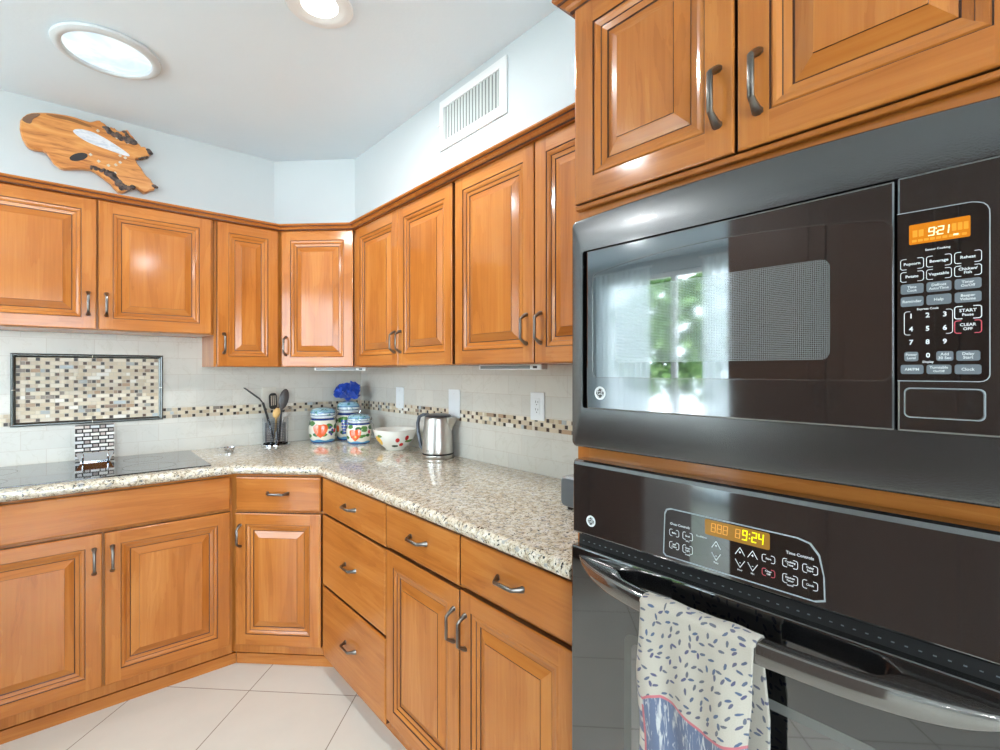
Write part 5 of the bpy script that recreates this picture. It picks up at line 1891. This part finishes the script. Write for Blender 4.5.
# kettle
kt = thing('electric_kettle', 'brushed steel electric kettle with grey handle beside the fruit bowl', 'kettle', (1.372, 2.055, ZT), -1.02)
mb = MB()
mb.lathe([(0.0760, 0.0), (0.0780, 0.003), (0.0780, 0.014), (0.0765, 0.016)], n=56)
mb.build('power_base', ['steel'], kt, smooth=True)
mb = MB()
mb.lathe([(0.0755, 0.0162), (0.0765, 0.018), (0.0765, 0.0225), (0.0755, 0.024)], n=56)
mb.build('black_band', ['matte_black'], kt, smooth=True)
mb = MB()
nk = 56
profk = [(0.0765, 0.0242), (0.0775, 0.030), (0.0765, 0.060), (0.0735, 0.110), (0.0690, 0.160), (0.0655, 0.190), (0.0645, 0.197), (0.0600, 0.199), (0.0001, 0.199)]
secs = []
for rk, zk in profk:
    ring = []
    for k in range(nk):
        a = 2 * PI * k / nk
        rr = rk
        # pouring lip at local +x, tapering downward
        da = abs((a + PI) % (2 * PI) - PI)
        if zk > 0.13 and rk > 0.01:
            rr += 0.0 * max(0, 1 - da / 0.36) * min(1, (zk - 0.13) / 0.06)
        ring.append((rr * math.cos(a), rr * math.sin(a), zk))
    secs.append(ring)
mb.loft(secs, cap=False)
mb.build('jug', ['steel'], kt, smooth=True, angle=60)
mb = MB()
mb.loft([[(0.0665 + dx_, wy, z_) for dx_, wy in ((-0.004, -w_), (0.0, -w_), (p_, 0.0), (0.0, w_), (-0.004, w_))] for z_, w_, p_ in ((0.128, 0.002, 0.004), (0.150, 0.014, 0.014), (0.175, 0.024, 0.028), (0.196, 0.029, 0.038))])
mb.build('spout', ['steel'], kt)
mb = MB()
mb.lathe([(0.0635, 0.1992), (0.0645, 0.203), (0.060, 0.209), (0.040, 0.213), (0.0001, 0.2135)], n=48)
mb.build('lid', [plain('charcoal_plastic', (58, 60, 64), 0.3)], kt, smooth=True)
mb = MB()
hp = [(-0.050, 0.206), (-0.078, 0.207), (-0.101, 0.196), (-0.110, 0.165), (-0.108, 0.125), (-0.100, 0.085), (-0.092, 0.050), (-0.080, 0.036)]
secs = []
for i, (x, z) in enumerate(hp):
    a, b = hp[max(0, i - 1)], hp[min(len(hp) - 1, i + 1)]
    dx, dz = b[0] - a[0], b[1] - a[1]
    L = math.hypot(dx, dz); nx, nz = -dz / L, dx / L
    hw_, ht_ = 0.0125, 0.0085
    ring = []
    for k in range(10):
        q = 2 * PI * k / 10
        ring.append((x + nx * ht_ * math.sin(q), hw_ * math.cos(q), z + nz * ht_ * math.sin(q)))
    secs.append(ring)
mb.loft(secs)
mb.build('handle', [plain('slate_handle', (92, 98, 108), 0.3)], kt, smooth=True)
mb = MB()
for k in range(6):
    a = -1.95 + k * 0.045
    a2 = a + 0.030
    mb.face([(0.0774 * math.cos(q), 0.0774 * math.sin(q), z) for q, z in ((a, 0.038), (a2, 0.038), (a2, 0.0415), (a, 0.0415))])
mb.build('maker_mark', ['slot'], kt, fix=False)

# low appliance tucked behind the oven cabinet's edge
ts = thing('countertop_appliance', 'low grey countertop appliance mostly hidden behind the oven cabinet edge', 'appliance', (1.143, 0.889, ZT), RR)
mb = MB()
secs = []
sec = rrect(-0.149, 0.149, 0.010, 0.102, 0.016, 5)
for y in (0.0, 0.004, 0.165, 0.170):
    e = 0.005 if y in (0.0, 0.170) else 0.0
    secs.append([(x - math.copysign(e, x), y, z - (e if z > 0.05 else -e)) for x, z in sec])
mb.loft(secs)
mb.build('shell', [plain('grey_steel_shell', (196, 202, 206), 0.22, 0.7)], ts, smooth=True)
mb = MB()
mb.plate(rrect(-0.143, 0.143, 0.015, 0.096, 0.013, 5), -0.0020, 0.001)
mb.build('front_panel', [plain('smoky_panel', (92, 98, 102), 0.2)], ts)
for x in (-0.125, 0.125):
    for y in (0.022, 0.148):
        mb = MB(); mb.lathe([(0.009, 0), (0.010, 0.003), (0.009, 0.012)], (x, y, 0), 16); mb.build('foot', ['matte_black'], ts)

# chrome measuring scoop
sc_ = thing('metal_scoop', 'small shiny metal scoop lying on the granite right of the cooktop', 'scoop', (0.632, 2.905, ZT), -0.75)
mb = MB()
mb.lathe([(0.016, 0.0), (0.024, 0.006), (0.0275, 0.024), (0.0262, 0.024), (0.0225, 0.007), (0.0001, 0.003)], n=28)
mb.build('cup', ['chrome'], sc_, smooth=True, fix=False)
mb = MB()
mb.loft([[(x, y_, z + q) for y_, q in ((-w_, -0.0012), (w_, -0.0012), (w_, 0.0012), (-w_, 0.0012))] for x, z, w_ in ((-0.025, 0.0215, 0.008), (-0.04, 0.022, 0.007), (-0.058, 0.018, 0.009), (-0.066, 0.014, 0.006))])
mb.build('handle', ['chrome'], sc_, bevel=0.0006)

# mosaic tile on a little chrome stand, on the cooktop
ms = thing('tile_stand', 'small pale mosaic tile on a chrome stand standing on the cooktop', 'tile stand', (0.088, 3.020, 0.9207))
mb = MB()
W_, H_ = 0.150, 0.166
tilt = 0.10
R_ = Matrix.Rotation(-tilt, 3, 'X')
def tb(mb, x0, x1, y0, y1, z0, z1, mi, col=None):
    b = len(mb.v)
    mb.box(x0, x1, y0, y1, z0, z1, mi, col)
    for i in range(b, len(mb.v)):
        mb.v[i] = tuple(R_ @ Vector(mb.v[i]))
tb(mb, -W_ / 2 + 0.004, W_ / 2 - 0.004, 0.001, 0.008, 0.006, H_, 1)
PALW = [(228, 224, 214), (220, 214, 204), (234, 232, 226), (212, 200, 190), (206, 208, 208)]
PALG = [(176, 168, 160), (196, 180, 170), (150, 142, 136), (206, 202, 200), (158, 146, 140)]
rt = random.Random(6)
rows_n = 9
rh = (H_ - 0.008) / rows_n
for rI in range(rows_n):
    z = 0.006 + rI * rh
    seq = [('s', 0.0215), ('w', 0.0365)] * 3
    x = -W_ / 2 + (0.009 if rI % 2 else -0.0005)
    if rI % 2 == 0:
        seq = [('w', 0.0365), ('s', 0.0215)] * 3
    for kd, wd in seq:
        s_, e_ = x + 0.0024, min(x + wd - 0.0024, W_ / 2)
        if e_ - s_ > 0.008 and s_ < W_ / 2:
            tb(mb, s_, e_, -0.0015, 0.003, z + 0.0030, z + rh - 0.0030, 0, s2l(rt.choice(PALW if kd == 'w' else PALG)))
        x += wd
mb.build('mosaic_tile', ['mosaic', 'dark_grout'], ms, fix=False)
mb = MB()
mb.box(-0.054, 0.054, -0.060, 0.002, 0.0010, 0.0040)
mb.loft([[(-0.054, -0.060, 0.004), (0.054, -0.060, 0.004), (0.054, -0.0590, 0.004), (-0.054, -0.0590, 0.004)], [(-0.071, -0.034, 0.040), (0.071, -0.034, 0.040), (0.071, -0.0330, 0.040), (-0.071, -0.0330, 0.040)]])
mb.build('ledge', ['chrome'], ms, bevel=0.0006)
for s_ in (-1, 1):
    mb = MB()
    pts = [(s_ * 0.045, 0.024, 0.12), (s_ * 0.045, 0.012, 0.006), (s_ * 0.045, -0.060, 0.004)]
    for q in range(9):
        a = PI * 1.5 + 2 * PI * q / 9 * 1.2
        rr = 0.020 - 0.0011 * q
        pts.append((s_ * 0.045, -0.075 - rr * math.cos(a) * 0.8, 0.024 + rr * math.sin(a)))
    mb.tube(pts, 0.0036, 8)
    mb.build('scroll_foot', ['chrome'], ms, smooth=True)

# ------------------------------------------------------------------ peninsula across the walkway
pn = thing('peninsula', 'row of dark-stained base cabinets with a pale top, mirrored in the oven front', 'cabinet', (-1.05, 2.385, 0), PI / 2)
MS_ = plain('dark_stained_base_wood', (106, 86, 76), 0.35)
MB().box(-0.635, 0.635, 0.02, 0.60, 0.06, 0.873).build('body', [MS_], pn, bevel=0.002)
MB().box(-0.635, 0.635, 0.06, 0.58, 0.0, 0.06).build('toe_kick', [MS_], pn)
MB().box(-0.65, 0.65, -0.025, 0.62, 0.874, 0.915).build('top', ['granite'], pn, bevel=0.01)
for k in range(3):
    x0 = -0.632 + k * 0.4215
    dd = MB().box(x0 + 0.004, x0 + 0.4175, 0.0, 0.0195, 0.10, 0.70).build('door', [MS_], pn, bevel=0.003)
    MB().plate(rrect(x0 + 0.07, x0 + 0.3515, 0.17, 0.63, 0.002, 2), -0.006, 0.001).build('raised_panel', [MS_], dd, bevel=0.005)
    handle(dd, x0 + 0.04 if k % 2 else x0 + 0.385, 0.6)
    dw = MB().box(x0 + 0.004, x0 + 0.4175, 0.0, 0.0195, 0.712, 0.862).build('drawer', [MS_], pn, bevel=0.003)
    handle(dw, x0 + 0.21075, 0.79, 'h')

# ------------------------------------------------------------------ pantry behind the camera, mirrored in the appliances
pc = thing('pantry_cabinet', 'tall dark-stained pantry cabinet behind the camera, seen only as a reflection', 'cabinet', (-1.05, 0.53, 0), PI / 2)
M['stain'] = plain('dark_stained_wood', (106, 86, 76), 0.35)
mb = MB()
mb.box(-0.69, 0.69, 0.02, 0.60, 0.0, 2.3)
mb.build('body', ['stain'], pc, bevel=0.002)
for x0, x1 in ((-0.685, -0.233), (-0.227, 0.227), (0.233, 0.685)):
    for z0, z1 in ((0.10, 1.10), (1.106, 2.28)):
        mb = MB()
        mb.box(x0, x1, 0.0, 0.0195, z0, z1)
        dd = mb.build('door', ['stain'], pc, bevel=0.003)
        mb = MB()
        mb.plate(rrect(x0 + 0.07, x1 - 0.07, z0 + 0.07, z1 - 0.07, 0.002, 2), -0.006, 0.001)
        mb.build('raised_panel', ['stain'], dd, bevel=0.005)
        handle(dd, x0 + 0.03 if x0 > 0 else x1 - 0.03, 1.0 if z0 < 1 else 1.22)
